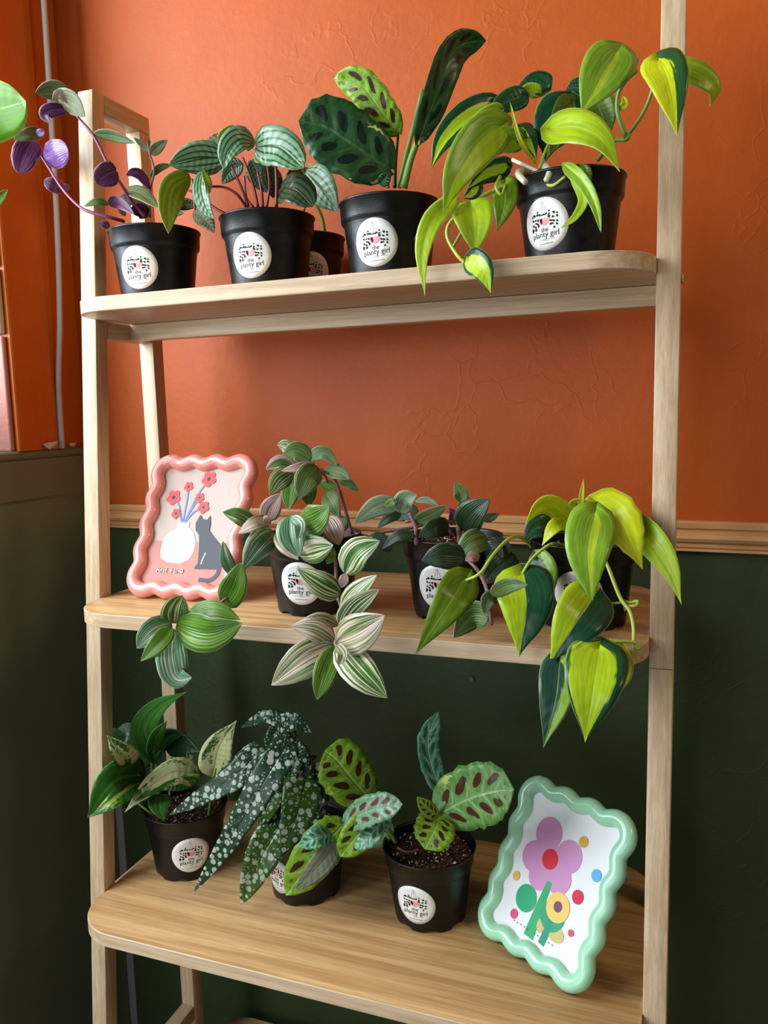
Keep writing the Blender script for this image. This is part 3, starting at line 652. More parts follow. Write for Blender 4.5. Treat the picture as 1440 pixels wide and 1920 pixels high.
wavy_frame('wavy_frame', 'pink wavy-edged frame with a black cat and red flowers, on the middle shelf', (.1282, -.1800, Z[1]+.0018), .0285, .486, .155, .194, (.80, .28, .23), dict(bg=(.54, .42, .36), draw=art_cat, text=strokes(-.57, -.74, .078, 1.29)))
wavy_frame('wavy_frame', 'mint green wavy-edged frame with a big pink paper flower, on the bottom board', (.5546, -.1905, Z[2]+.0018), -.5538, .5307, .160, .190, (.34, .66, .44), dict(bg=(.78, .79, .80), draw=art_flower))

# ---------------------------------------------------------------- potted plants
GRP = 'potted plants on the ladder shelf'
def plant(label, x, yc, z, stick=None, srot=0., name='potted_plant', **k):
    root = thing(name, label, 'plant', (x, yc, z+.0002), GRP)
    make_pot(root, (x, yc, z+.0002), stick, srot, **k); return root
def leaves(root, yc, table):
    for row in table:
        mat, shape, w, pts = row[:4]; o = row[4] if len(row) > 4 else {}
        leaf(root, mat, shape, pts, w, yc=yc, **o)
def stems(root, yc, table):
    for row in table:
        mat, r0, r1, pts = row[:4]; stem(root, mat, pts, r0, r1, yc=yc, name=row[4] if len(row) > 4 else 'stem')
U = dict(under=True)
# top board, left to right
yc = -.125; p = plant('purple-stemmed trailing plant in a black pot, leftmost on the top board', at(289, 425, yc).x, yc, Z[0], (257, 496), .05)
stems(p, yc, [
 ('purple', .0022, .0014, [(273, 408, .0), (251, 382, -.01), (230, 350, -.03), (204, 310, -.042), (175, 254, -.045), (140, 213, -.045), (118, 188, -.042)]),
 ('purple', .0022, .0013, [(232, 415, -.02), (208, 408, -.042), (170, 398, -.050), (146, 385, -.050), (114, 350, -.045), (85, 304, -.03), (61, 268, -.035), (48, 262, -.035)]),
 ('mauve', .0016, .0012, [(281, 408, .01), (280, 362, .01), (289, 321, .01), (281, 289, .01), (277, 268, .01)])])
leaves(p, yc, [
 ('olive', 'ovate', 40, [(130, 186, -.035), (102, 170, -.045), (66, 173, -.055)], dict(tw=-25, fold=.25)),
 ('tpp', 'narrow', 18, [(128, 192, -.045), (112, 176, -.052), (98, 186, -.055)], dict(fold=.1)),
 ('olive', 'ovate', 40, [(107, 183, -.04), (135, 192, -.05), (160, 219, -.06)], dict(tw=25, fold=.2)),
 ('purple', 'ovate', 26, [(128, 206, -.035), (100, 206, -.045), (84, 214, -.05), (94, 232, -.05)], dict(under=True, tw=20)),
 ('olive', 'ovate', 18, [(45, 249, -.035), (42, 238, -.035), (41, 225, -.035)], dict(fold=.3)),
 ('olive', 'ovate', 24, [(82, 249, -.03), (56, 252, -.05), (25, 262, -.06)], dict(tw=20)),
 ('lilac', 'round', 14, [(70, 252, -.046), (78, 248, -.047), (83, 246, -.047)], dict(under=True)),
 ('purple', 'round', 48, [(60, 264, -.035), (48, 290, -.05), (35, 326, -.055)], dict(under=True, tw=15)),
 ('lilac', 'round', 50, [(84, 299, -.03), (104, 288, -.045), (128, 281, -.05)], dict(under=True, tw=-12, fold=-.15)),
 ('purple', 'round', 27, [(118, 354, -.02), (100, 347, -.035), (82, 339, -.04)], dict(under=True)),
 ('lilac', 'round', 14, [(116, 350, -.018), (124, 352, -.012), (129, 356, -.01)], dict(under=True, tw=30)),
 ('tolive', 'narrow', 21, [(176, 251, -.045), (212, 254, -.045), (253, 268, -.045)], dict(tw=35)),
 ('purple', 'round', 45, [(218, 320, -.042), (200, 328, -.05), (181, 344, -.052)], dict(under=True, tw=-15)),
 ('olive', 'ovate', 21, [(283, 289, .01), (297, 275, .005), (314, 262, .0)], dict(fold=.25)),
 ('olive', 'narrow', 11, [(280, 284, .01), (267, 272, .015), (251, 258, .02)], dict()),
 ('olive', 'narrow', 7, [(279, 272, .01), (279, 266, .01), (277, 258, .01)], dict()),
 ('purple', 'narrow', 20, [(281, 354, .005), (264, 330, .0), (250, 324, -.005), (236, 329, -.01)], dict(under=True, tw=25)),
 ('olive', 'ovate', 27, [(238, 353, -.01), (268, 366, -.03), (298, 391, -.045)], dict(tw=-25)),
 ('tolive', 'ovate', 14, [(203, 383, -.045), (182, 378, -.055), (158, 387, -.06)], dict(tw=20)),
 ('purple', 'ovate', 24, [(203, 380, .0), (225, 380, -.01), (252, 402, -.02)], dict(under=True)),
 ('purple', 'narrow', 15, [(206, 424, -.05), (196, 421, -.055), (186, 417, -.058)], dict(under=True)),
 ('darkolive', 'ovate', 25, [(270, 380, .02), (245, 372, .02), (222, 372, .02)], dict(tw=20)),
 ('tolive', 'narrow', 14, [(282, 330, .01), (300, 314, .015), (322, 309, .02)], dict(tw=20)),
 ('darkolive', 'ovate', 22, [(330, 388, .02), (350, 382, .02), (374, 385, .02)], dict(tw=20)),
 ('purple', 'ovate', 30, [(278, 405, .01), (262, 394, .0), (243, 398, -.01)], dict(under=True)),
 ('olive', 'ovate', 22, [(300, 402, .02), (322, 396, .015), (345, 400, .01)], dict(tw=15)),
 ('tpp', 'narrow', 13, [(235, 404, .01), (226, 392, .0), (214, 380, -.0)], dict(tw=10))])

yc = -.126; p = plant('watermelon-striped plant on red stalks in a black pot, second from left on the top board', at(500, 390, yc).x, yc, Z[0], (469, 474), .05)
stems(p, yc, [
 ('red', .0018, .0014, [(466, 388, -.01), (452, 350, -.015), (434, 312, -.02)]), ('red', .0018, .0014, [(484, 388, -.01), (474, 345, -.015), (455, 295, -.02)]),
 ('red', .0018, .0014, [(493, 388, -.015), (490, 355, -.02), (483, 322, -.02)]), ('red', .0022, .0016, [(518, 388, -.015), (519, 345, -.02), (517, 308, -.025)]),
 ('red', .0018, .0013, [(462, 388, -.01), (444, 364, -.02), (420, 351, -.025), (388, 350, -.03)]), ('red', .0017, .0013, [(430, 405, -.02), (400, 388, -.02), (372, 365, -.02), (346, 354, -.02)]),
 ('red', .0016, .0012, [(366, 405, -.01), (364, 370, -.01), (360, 335, -.01)]), ('red', .0016, .0012, [(475, 388, .01), (462, 370, .01), (458, 330, .01)]), ('red', .0016, .0012, [(500, 388, .015), (505, 350, .015), (500, 300, .015)])])
leaves(p, yc, [
 ('pep', 'ovate', 62, [(424, 296, -.02), (372, 296, -.035), (316, 309, -.045)], dict(tw=-28)),
 ('pep', 'ovate', 47, [(477, 266, -.025), (448, 262, -.045), (428, 285, -.055), (419, 318, -.06)], dict(tw=25, fold=.3)),
 ('pep', 'round', 74, [(480, 275, -.03), (525, 277, -.045), (570, 315, -.055)], dict(tw=-10)),
 ('darkolive', 'ovate', 28, [(440, 266, .0), (408, 266, .0), (374, 281, .0)], dict(under=True, tw=25)),
 ('backlit', 'ovate', 24, [(412, 268, .0), (424, 252, .0), (438, 234, .0)], dict(under=True, fold=.3)),
 ('pep', 'ovate', 31, [(380, 318, -.03), (377, 355, -.045), (387, 390, -.05), (402, 410, -.05)], dict(tw=30, fold=.3)),
 ('backlit', 'ovate', 15, [(381, 320, -.034), (390, 345, -.045), (388, 370, -.05)], dict(under=True, tw=-20)),
 ('backlit', 'ovate', 50, [(356, 331, -.02), (326, 352, -.045), (315, 390, -.06), (316, 438, -.065)], dict(under=True, tw=-20, fold=.3)),
 ('darkolive', 'ovate', 32, [(363, 398, -.01), (385, 412, -.02), (402, 436, -.03)], dict(under=True)),
 ('pepshade', 'ovate', 34, [(456, 308, .01), (434, 320, .01), (416, 345, .01)], dict(tw=20)),
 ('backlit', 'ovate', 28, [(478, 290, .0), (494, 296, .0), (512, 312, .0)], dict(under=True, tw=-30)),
 ('pepshade', 'ovate', 40, [(470, 300, .01), (484, 330, .015), (500, 362, .02)], dict(tw=10)),
 ('pepshade', 'ovate', 40, [(496, 312, .015), (510, 340, .02), (512, 372, .02)], dict(tw=-20)),
 ('pepshade', 'round', 62, [(527, 352, -.01), (556, 358, -.03), (586, 388, -.04)], dict(tw=-25)),
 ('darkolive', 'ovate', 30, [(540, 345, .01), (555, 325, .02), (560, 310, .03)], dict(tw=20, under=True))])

yc = -.006; p = plant('small striped-leaf plant in a black pot half hidden behind its neighbours on the top board', at(567, 438, yc).x, yc, Z[0], (583, 502), 0)
stems(p, yc, [('green', .0024, .0016, [(609, 435, -.01), (603, 405, -.02), (590, 378, -.03), (584, 350, -.035)]), ('red', .0016, .0012, [(560, 425, .0), (575, 380, .0), (590, 350, .0)])])
leaves(p, yc, [
 ('pep', 'ovate', 66, [(574, 322, -.035), (602, 352, -.05), (634, 396, -.055)], dict(tw=15)),
 ('backlit', 'narrow', 8, [(578, 308, -.02), (594, 311, -.025), (614, 303, -.03)], dict(under=True)),
 ('darkolive', 'narrow', 11, [(584, 288, -.02), (598, 290, -.02), (610, 287, -.02)], dict(under=True)),
 ('pepshade', 'ovate', 50, [(590, 350, .0), (560, 338, .0), (530, 340, -.0)], dict(tw=20))])

yc = -.125; p = plant('tall prayer plant with three broad leaves in a black pot, middle of the top board', at(729, 360, yc).x, yc, Z[0], (703, 443), .08)
stems(p, yc, [('dark', .0022, .0017, [(740, 352, .0), (742, 300, .0), (747, 244, .0)]), ('green', .0030, .0024, [(748, 352, .0), (765, 280, .0), (793, 168, .0)]), ('green', .0044, .0032, [(757, 352, -.01), (770, 300, -.01), (786, 258, -.01)], 'leaf_sheath'),
 ('green', .0020, .0014, [(728, 352, -.01), (726, 338, -.01), (730, 326, -.01)]), ('green', .0030, .0014, [(784, 262, -.012), (787, 266, -.014), (786, 272, -.014)], 'bud')])
leaves(p, yc, [
 ('mardark', 'oblong', 122, [(733, 318, -.015), (672, 280, -.035), (610, 240, -.05), (560, 226, -.06)], dict(tw=12, wav=.05)),
 ('mar', 'oblong', 66, [(746, 248, -.005), (712, 205, -.02), (676, 160, -.03), (626, 147, -.03)], dict(tw=-12, wav=.05, fold=.25)),
 ('mardark', 'oblong', 56, [(785, 262, -.015), (812, 190, -.02), (842, 108, -.015), (872, 80, .0), (912, 76, .01)], dict(tw=25, fold=.35)),
 ('mardark', 'ovate', 24, [(712, 345, -.02), (722, 335, -.03), (730, 322, -.03)], dict(fold=.3))])

yc = -.130; p = plant('large lime and green heart-leaf philodendron in a black pot, rightmost on the top board', at(1068, 325, yc).x, yc, Z[0], (1020, 407), .04)
stems(p, yc, [
 ('lime', .0016, .0013, [(1005, 335, -.03), (1020, 290, -.04), (1037, 250, -.05)]), ('lime', .0018, .0014, [(1012, 338, -.04), (1035, 348, -.055), (1060, 331, -.06)]), ('lime', .0016, .0013, [(1035, 330, -.035), (1048, 318, -.05), (1058, 308, -.055)]),
 ('green', .0024, .0018, [(1120, 300, .01), (1150, 265, -.01), (1174, 262, -.03), (1181, 250, -.03)]), ('green', .0022, .0016, [(1174, 258, -.03), (1158, 212, -.03), (1160, 175, -.03), (1175, 150, -.035), (1195, 132, -.04)]),
 ('green', .0018, .0015, [(1180, 250, -.03), (1204, 215, -.045), (1221, 175, -.055), (1232, 122, -.06)]),
 ('lime', .0022, .0016, [(960, 345, -.03), (900, 370, -.05), (850, 410, -.06), (838, 440, -.065), (855, 475, -.07), (872, 492, -.09), (884, 486, -.105)]), ('green', .0018, .0014, [(880, 400, -.06), (868, 430, -.065), (850, 462, -.068)]),
 ('white', .0042, .0030, [(990, 318, -.02), (972, 325, -.045), (985, 342, -.056)], 'aerial_root'), ('white', .0044, .0028, [(1022, 310, -.03), (1030, 325, -.05), (1024, 338, -.056)], 'aerial_root'),
 ('white', .0022, .0018, [(962, 300, -.02), (985, 310, -.035), (1010, 322, -.04)]), ('lime', .0018, .0014, [(938, 330, -.045), (930, 350, -.05), (940, 365, -.05), (948, 345, -.045)])])
leaves(p, yc, [
 ('philolive', 'heart', 62, [(1120, 190, .02), (1132, 225, .02), (1143, 258, .02)], dict(tw=20)),
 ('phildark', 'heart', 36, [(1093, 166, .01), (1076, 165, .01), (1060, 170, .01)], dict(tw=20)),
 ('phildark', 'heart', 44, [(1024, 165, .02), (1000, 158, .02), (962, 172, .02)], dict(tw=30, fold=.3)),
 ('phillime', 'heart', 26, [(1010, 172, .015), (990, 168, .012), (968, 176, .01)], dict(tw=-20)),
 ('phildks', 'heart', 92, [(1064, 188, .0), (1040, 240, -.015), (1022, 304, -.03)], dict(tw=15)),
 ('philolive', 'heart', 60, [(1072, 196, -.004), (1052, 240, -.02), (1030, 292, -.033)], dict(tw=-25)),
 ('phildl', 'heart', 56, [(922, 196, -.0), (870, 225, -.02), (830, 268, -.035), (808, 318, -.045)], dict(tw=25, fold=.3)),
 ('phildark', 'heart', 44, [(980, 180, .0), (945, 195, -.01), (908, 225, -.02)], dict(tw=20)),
 ('phillime', 'heart', 34, [(935, 208, -.02), (905, 220, -.03), (868, 238, -.04)], dict(tw=-20)),
 ('phildl', 'heart', 42, [(975, 240, -.01), (990, 268, -.03), (1006, 300, -.04)], dict(tw=-20, fold=.35)),
 ('phillime', 'heart', 30, [(952, 218, -.02), (944, 230, -.03), (932, 246, -.035)], dict()),
 ('philright', 'heart', 46, [(975, 262, -.03), (935, 268, -.045), (898, 320, -.055)], dict(tw=-15)),
 ('phildl', 'heart', 42, [(950, 312, -.04), (912, 325, -.055), (874, 356, -.06)], dict(tw=-20)),
 ('philolive', 'heart', 48, [(948, 342, -.03), (946, 385, -.045), (932, 434, -.05)], dict(tw=20)),
 ('phildl', 'heart', 30, [(895, 345, -.05), (885, 362, -.055), (866, 372, -.06)], dict()),
 ('philright', 'heart', 84, [(938, 238, -.05), (895, 270, -.075), (855, 330, -.095), (830, 402, -.10)], dict(tw=-8, fold=.15)),
 ('phillime', 'heart', 40, [(842, 382, -.09), (808, 420, -.105), (792, 480, -.11), (797, 556, -.11)], dict(tw=18, fold=.25)),
 ('phillime', 'heart', 78, [(884, 388, -.075), (890, 425, -.09), (889, 480, -.095)], dict(tw=0, fold=.45)),
 ('philrim', 'heart', 52, [(880, 484, -.108), (905, 505, -.122), (921, 550, -.122)], dict(tw=10)),
 ('phildark', 'ovate', 20, [(806, 432, -.05), (792, 440, -.06), (777, 450, -.06)], dict()),
 ('philstreak', 'heart', 96, [(1158, 96, -.035), (1125, 150, -.06), (1088, 216, -.075)], dict(tw=10, fold=.22)),
 ('philyr', 'heart', 78, [(1236, 112, -.065), (1255, 160, -.085), (1270, 256, -.09)], dict(tw=-10, fold=.3)),
 ('phillime', 'heart', 42, [(1262, 126, -.04), (1305, 138, -.04), (1338, 165, -.035), (1331, 200, -.03)], dict(tw=-35, fold=.2)),
 ('phillime', 'heart', 64, [(1032, 240, -.055), (1085, 240, -.085), (1130, 265, -.095), (1162, 322, -.098)], dict(tw=-25, fold=.2)),
 ('philstreak', 'lance', 27, [(1055, 306, -.055), (1092, 340, -.075), (1116, 385, -.085), (1127, 436, -.085)], dict(fold=.4)),
 ('phillime', 'lance', 20, [(1070, 322, -.06), (1094, 370, -.075), (1080, 405, -.08), (1052, 428, -.08)], dict(fold=.3, tw=20)),
 ('philolive', 'heart', 22, [(1084, 318, -.05), (1100, 322, -.06), (1109, 345, -.065)], dict()),
 ('philyel', 'narrow', 9, [(1004, 306, -.04), (975, 262, -.06), (956, 190, -.06)], dict(fold=.5)),
 ('philyel', 'narrow', 7, [(1180, 135, -.035), (1190, 122, -.035), (1199, 108, -.03)], dict(fold=.5)),
 ('philyel', 'narrow', 15, [(1160, 205, -.028), (1172, 195, -.03), (1168, 180, -.03)], dict(fold=.4))])

# middle board
yc = -.168; p = plant('cream-striped trailing plant in a black pot beside the pink frame', at(588, 1040, yc).x, yc, Z[1], (562, 1092), .0)
stems(p, yc, [
 ('mauve', .0020, .0016, [(660, 1000, .02), (650, 965, .01), (635, 915, .0), (622, 893, -.01), (599, 879, -.02)]), ('mauve', .0020, .0016, [(640, 1000, .03), (634, 950, .03), (617, 918, .02), (608, 890, .0), (575, 872, -.02)]),
 ('mauve', .0019, .0016, [(612, 1020, -.04), (628, 1050, -.06), (631, 1110, -.09), (641, 1150, -.11), (631, 1207, -.13)]),
 ('mauve', .0019, .0015, [(520, 1010, -.05), (490, 1020, -.07), (462, 1060, -.085), (440, 1105, -.10), (400, 1138, -.115), (328, 1166, -.13)]),
 ('mauve', .0018, .0016, [(655, 990, .02), (668, 1000, .02), (690, 1006, .015)])])
leaves(p, yc, [
 ('tp', 'ovate', 33, [(554, 878, -.02), (526, 868, -.03), (498, 880, -.04)], dict(tw=20)), ('tg', 'ovate', 26, [(548, 850, -.01), (536, 836, -.01), (520, 834, -.01)], dict()), ('tk', 'narrow', 16, [(552, 850, .0), (550, 836, .0), (556, 826, .0)], dict()),
 ('tolive', 'ovate', 38, [(583, 863, -.03), (556, 846, -.035), (530, 852, -.04)], dict(tw=15)), ('tpp', 'narrow', 18, [(590, 868, -.03), (560, 876, -.045), (527, 883, -.05)], dict()), ('tolive', 'ovate', 28, [(580, 858, -.01), (606, 850, -.01), (632, 872, -.015)], dict(tw=-20)),
 ('tolive', 'ovate', 30, [(610, 880, -.01), (636, 886, -.015), (655, 900, -.02)], dict(tw=-15)), ('tolive', 'narrow', 19, [(638, 903, .0), (655, 908, .0), (672, 921, .0)], dict()),
 ('tk', 'ovate', 42, [(553, 888, -.015), (546, 915, -.025), (541, 957, -.03)], dict(tw=15)), ('tk', 'ovate', 38, [(570, 890, .0), (576, 920, .0), (580, 950, .0)], dict(tw=-15)), ('tg', 'ovate', 40, [(548, 884, -.03), (524, 900, -.045), (505, 928, -.05)], dict(tw=-10)),
 ('tolive', 'ovate', 50, [(597, 877, -.035), (576, 898, -.055), (561, 937, -.06)], dict(tw=0)), ('tolive', 'ovate', 35, [(611, 925, -.005), (622, 942, -.02), (635, 968, -.025)], dict(tw=10)), ('tk', 'narrow', 22, [(600, 905, .01), (618, 912, .01), (632, 922, .01)], dict()),
 ('tpp', 'ovate', 40, [(499, 975, -.06), (510, 950, -.07), (527, 925, -.07)], dict(fold=.25)), ('tp', 'ovate', 28, [(508, 975, -.055), (478, 982, -.08), (446, 1001, -.085)], dict(tw=15)), ('tpp', 'narrow', 14, [(502, 985, -.07), (500, 974, -.08), (496, 966, -.08)], dict()),
 ('tg', 'ovate', 34, [(474, 984, -.06), (450, 968, -.075), (417, 960, -.08)], dict(tw=-15)), ('ts', 'ovate', 54, [(514, 998, -.05), (486, 1022, -.075), (455, 1068, -.09)], dict(tw=-12)), ('ts', 'ovate', 26, [(440, 1078, -.09), (425, 1050, -.10), (418, 1014, -.10)], dict()),
 ('tk', 'ovate', 54, [(420, 1134, -.10), (440, 1100, -.115), (452, 1054, -.115)], dict(tw=-10, fold=.3)), ('tk', 'ovate', 62, [(560, 985, -.06), (590, 975, -.08), (618, 950, -.085)], dict(tw=-18)),
 ('ts', 'ovate', 56, [(545, 968, -.075), (548, 1005, -.09), (560, 1044, -.092)], dict(tw=10, fold=.35)), ('tp', 'ovate', 30, [(519, 1000, -.06), (536, 1025, -.08), (560, 1050, -.085)], dict(tw=-10)), ('ts', 'narrow', 24, [(548, 970, -.085), (562, 985, -.095), (558, 1012, -.097)], dict(fold=.5)),
 ('tw', 'ovate', 56, [(560, 1038, -.065), (592, 1028, -.085), (625, 1022, -.088)], dict(tw=10)), ('tpp', 'ovate', 46, [(612, 970, -.04), (626, 995, -.055), (636, 1022, -.06)], dict()), ('tolive', 'ovate', 28, [(637, 968, -.02), (640, 985, -.03), (635, 1001, -.03)], dict()),
 ('tw', 'ovate', 56, [(647, 1075, -.085), (670, 1035, -.095), (713, 1014, -.09)], dict(tw=-15)), ('tw', 'ovate', 50, [(637, 1114, -.095), (600, 1095, -.115), (557, 1066, -.12)], dict(tw=10, fold=.3)), ('tpp', 'narrow', 20, [(647, 1076, -.095), (644, 1090, -.10), (640, 1102, -.10)], dict()),
 ('tw', 'ovate', 38, [(641, 1142, -.105), (668, 1110, -.115), (707, 1078, -.115)], dict(tw=-15)), ('tw', 'ovate', 46, [(639, 1173, -.115), (668, 1135, -.13), (711, 1105, -.13)], dict(tw=12)), ('tk', 'ovate', 18, [(622, 1025, -.07), (620, 1045, -.075), (612, 1058, -.075)], dict()),
 ('tp', 'ovate', 26, [(634, 1172, -.11), (600, 1160, -.125), (560, 1168, -.13)], dict(tw=-10)), ('tp', 'ovate', 46, [(626, 1202, -.125), (590, 1180, -.14), (546, 1175, -.145)], dict(tw=10)), ('tp', 'ovate', 76, [(632, 1205, -.13), (675, 1185, -.15), (722, 1154, -.155)], dict(tw=-8)),
 ('tp', 'ovate', 70, [(626, 1209, -.13), (568, 1240, -.155), (509, 1285, -.16)], dict(tw=5)), ('tk', 'ovate', 48, [(628, 1214, -.135), (610, 1262, -.16), (594, 1312, -.165)], dict(fold=.3)), ('tw', 'ovate', 66, [(634, 1209, -.135), (676, 1260, -.158), (726, 1309, -.16)], dict(tw=-5)), ('tp', 'narrow', 22, [(632, 1210, -.14), (642, 1228, -.16), (634, 1248, -.165)], dict(fold=.6)),
 ('tg', 'ovate', 54, [(326, 1168, -.13), (330, 1142, -.14), (342, 1116, -.135)], dict(tw=5, fold=.3)), ('tk', 'ovate', 34, [(352, 1152, -.125), (400, 1142, -.13), (451, 1162, -.13)], dict(tw=-20)), ('tk', 'ovate', 72, [(331, 1172, -.135), (390, 1188, -.155), (455, 1168, -.155)], dict(tw=10)),
 ('ts', 'ovate', 52, [(322, 1170, -.135), (286, 1185, -.155), (257, 1216, -.16)], dict(tw=-5)), ('ts', 'ovate', 60, [(324, 1180, -.14), (322, 1228, -.16), (332, 1268, -.162), (360, 1271, -.16)], dict(tw=5)), ('tk', 'ovate', 36, [(321, 1176, -.145), (298, 1205, -.165), (264, 1240, -.172)], dict(tw=10, fold=.3))])

yc = -.150; p = plant('dark purple-green trailing plant in a black pot, middle of the middle board', at(848, 1030, yc).x, yc, Z[1], (822, 1096), .02)
stems(p, yc, [
 ('mauve', .0020, .0017, [(850, 1005, .0), (823, 977, -.01), (780, 988, -.02), (740, 994, -.03), (690, 1004, -.04)]), ('mauve', .0024, .0020, [(768, 962, -.045), (779, 990, -.05), (780, 1022, -.055)]), ('mauve', .0020, .0016, [(866, 1005, -.0), (874, 985, -.01), (868, 945, -.01)]),
 ('mauve', .0022, .0018, [(858, 985, -.02), (866, 1035, -.05), (896, 1070, -.07), (914, 1110, -.10), (922, 1172, -.10)]), ('mauve', .0020, .0016, [(880, 1005, .01), (886, 960, .01), (890, 942, .01)]), ('mauve', .0018, .0014, [(760, 978, -.03), (820, 972, -.02), (860, 985, .0)])])
leaves(p, yc, [
 ('tpale', 'ovate', 40, [(748, 948, -.05), (706, 950, -.06), (664, 982, -.065)], dict(tw=-10)), ('tpale', 'ovate', 42, [(752, 962, -.055), (760, 938, -.06), (782, 928, -.06)], dict(fold=.3)), ('tolive', 'narrow', 16, [(722, 950, -.06), (735, 942, -.07), (745, 940, -.07)], dict()),
 ('tdark', 'ovate', 22, [(752, 964, -.04), (730, 970, -.045), (708, 990, -.05)], dict(tw=15)), ('tpale', 'narrow', 14, [(780, 940, -.04), (802, 938, -.04), (825, 951, -.04)], dict()), ('tdark', 'ovate', 32, [(784, 958, -.02), (760, 962, -.02), (740, 976, -.02)], dict(tw=20)),
 ('tolive', 'ovate', 28, [(776, 980, -.045), (806, 966, -.05), (838, 948, -.05)], dict(tw=20)), ('tdark', 'ovate', 38, [(842, 986, -.03), (815, 990, -.05), (784, 1008, -.055)], dict(tw=-12)), ('tolive', 'ovate', 29, [(863, 941, -.01), (864, 924, -.01), (852, 905, -.01)], dict(fold=.35)),
 ('tolive', 'ovate', 20, [(860, 950, .0), (872, 940, .0), (884, 936, .0)], dict()), ('tdark', 'ovate', 58, [(868, 994, -.03), (885, 965, -.05), (918, 936, -.055)], dict(tw=-8)), ('tdark', 'ovate', 40, [(890, 950, .02), (870, 965, .02), (848, 975, .02)], dict()),
 ('tdark', 'narrow', 17, [(905, 974, .01), (920, 970, .01), (936, 964, .01)], dict()), ('tolive', 'ovate', 48, [(912, 1008, -.04), (885, 1018, -.06), (856, 1045, -.065)], dict(tw=8)), ('tdark', 'ovate', 52, [(872, 1046, -.07), (832, 1042, -.085), (790, 1052, -.088)], dict(tw=-8)),
 ('tdark', 'ovate', 22, [(779, 1006, -.06), (748, 1004, -.065), (716, 1030, -.068)], dict(tw=15)), ('tdark', 'ovate', 60, [(962, 1038, -.03), (938, 1060, -.05), (905, 1095, -.06)], dict(tw=10)), ('tdark', 'ovate', 48, [(920, 1044, -.02), (938, 1025, -.03), (950, 1008, -.03)], dict(tw=-15)),
 ('tpp', 'ovate', 22, [(898, 1048, -.06), (886, 1044, -.07), (872, 1052, -.072)], dict()), ('tolive', 'ovate', 56, [(917, 1160, -.10), (885, 1155, -.095), (850, 1196, -.118)], dict(tw=-10)), ('tolive', 'ovate', 31, [(932, 1116, -.095), (916, 1125, -.105), (908, 1152, -.108)], dict(fold=.3)),
 ('tolive', 'ovate', 32, [(922, 1116, -.115), (952, 1098, -.155), (990, 1096, -.165)], dict(tw=10)), ('tdark', 'ovate', 34, [(905, 1036, -.03), (926, 1030, -.04), (944, 1045, -.045)], dict()), ('tdark', 'ovate', 30, [(700, 1000, -.045), (720, 1020, -.05), (735, 1035, -.05)], dict()),
 ('purple', 'ovate', 18, [(846, 985, .01), (850, 965, .01), (842, 952, .01)], dict(under=True)), ('tdark', 'ovate', 22, [(810, 985, .0), (800, 1000, -.01), (822, 1010, -.02)], dict())])

yc = -.150; p = plant('yellow-green heart-leaf philodendron trailing off the right end of the middle board', at(1094, 1040, yc).x, yc, Z[1], (1084, 1112), .0)
stems(p, yc, [
 ('lime', .0018, .0015, [(1060, 1025, -.03), (1035, 1020, -.06), (1000, 1045, -.075), (979, 1076, -.085)]), ('lime', .0018, .0015, [(1010, 1040, .0), (980, 1010, -.03), (955, 1010, -.055), (925, 1040, -.09), (900, 1075, -.11), (870, 1090, -.11)]),
 ('lime', .0020, .0016, [(1120, 1020, -.02), (1137, 1055, -.06), (1162, 1119, -.085), (1181, 1147, -.095), (1188, 1183, -.105), (1185, 1225, -.115), (1172, 1250, -.118)]),
 ('lime', .0015, .0014, [(1163, 1124, -.085), (1180, 1130, -.085), (1195, 1127, -.085), (1192, 1135, -.09), (1175, 1137, -.09)], 'tendril'), ('lime', .0016, .0014, [(1126, 1210, -.13), (1160, 1203, -.12), (1190, 1205, -.112), (1200, 1214, -.11), (1188, 1218, -.112)]),
 ('green', .0015, .0013, [(1114, 1119, -.10), (1140, 1131, -.09), (1165, 1130, -.088)]), ('brown', .0024, .0016, [(1168, 1126, -.086), (1172, 1136, -.09), (1174, 1146, -.092)], 'node'), ('lime', .0017, .0014, [(1085, 1020, -.01), (1080, 990, -.02), (1070, 972, -.03)])])
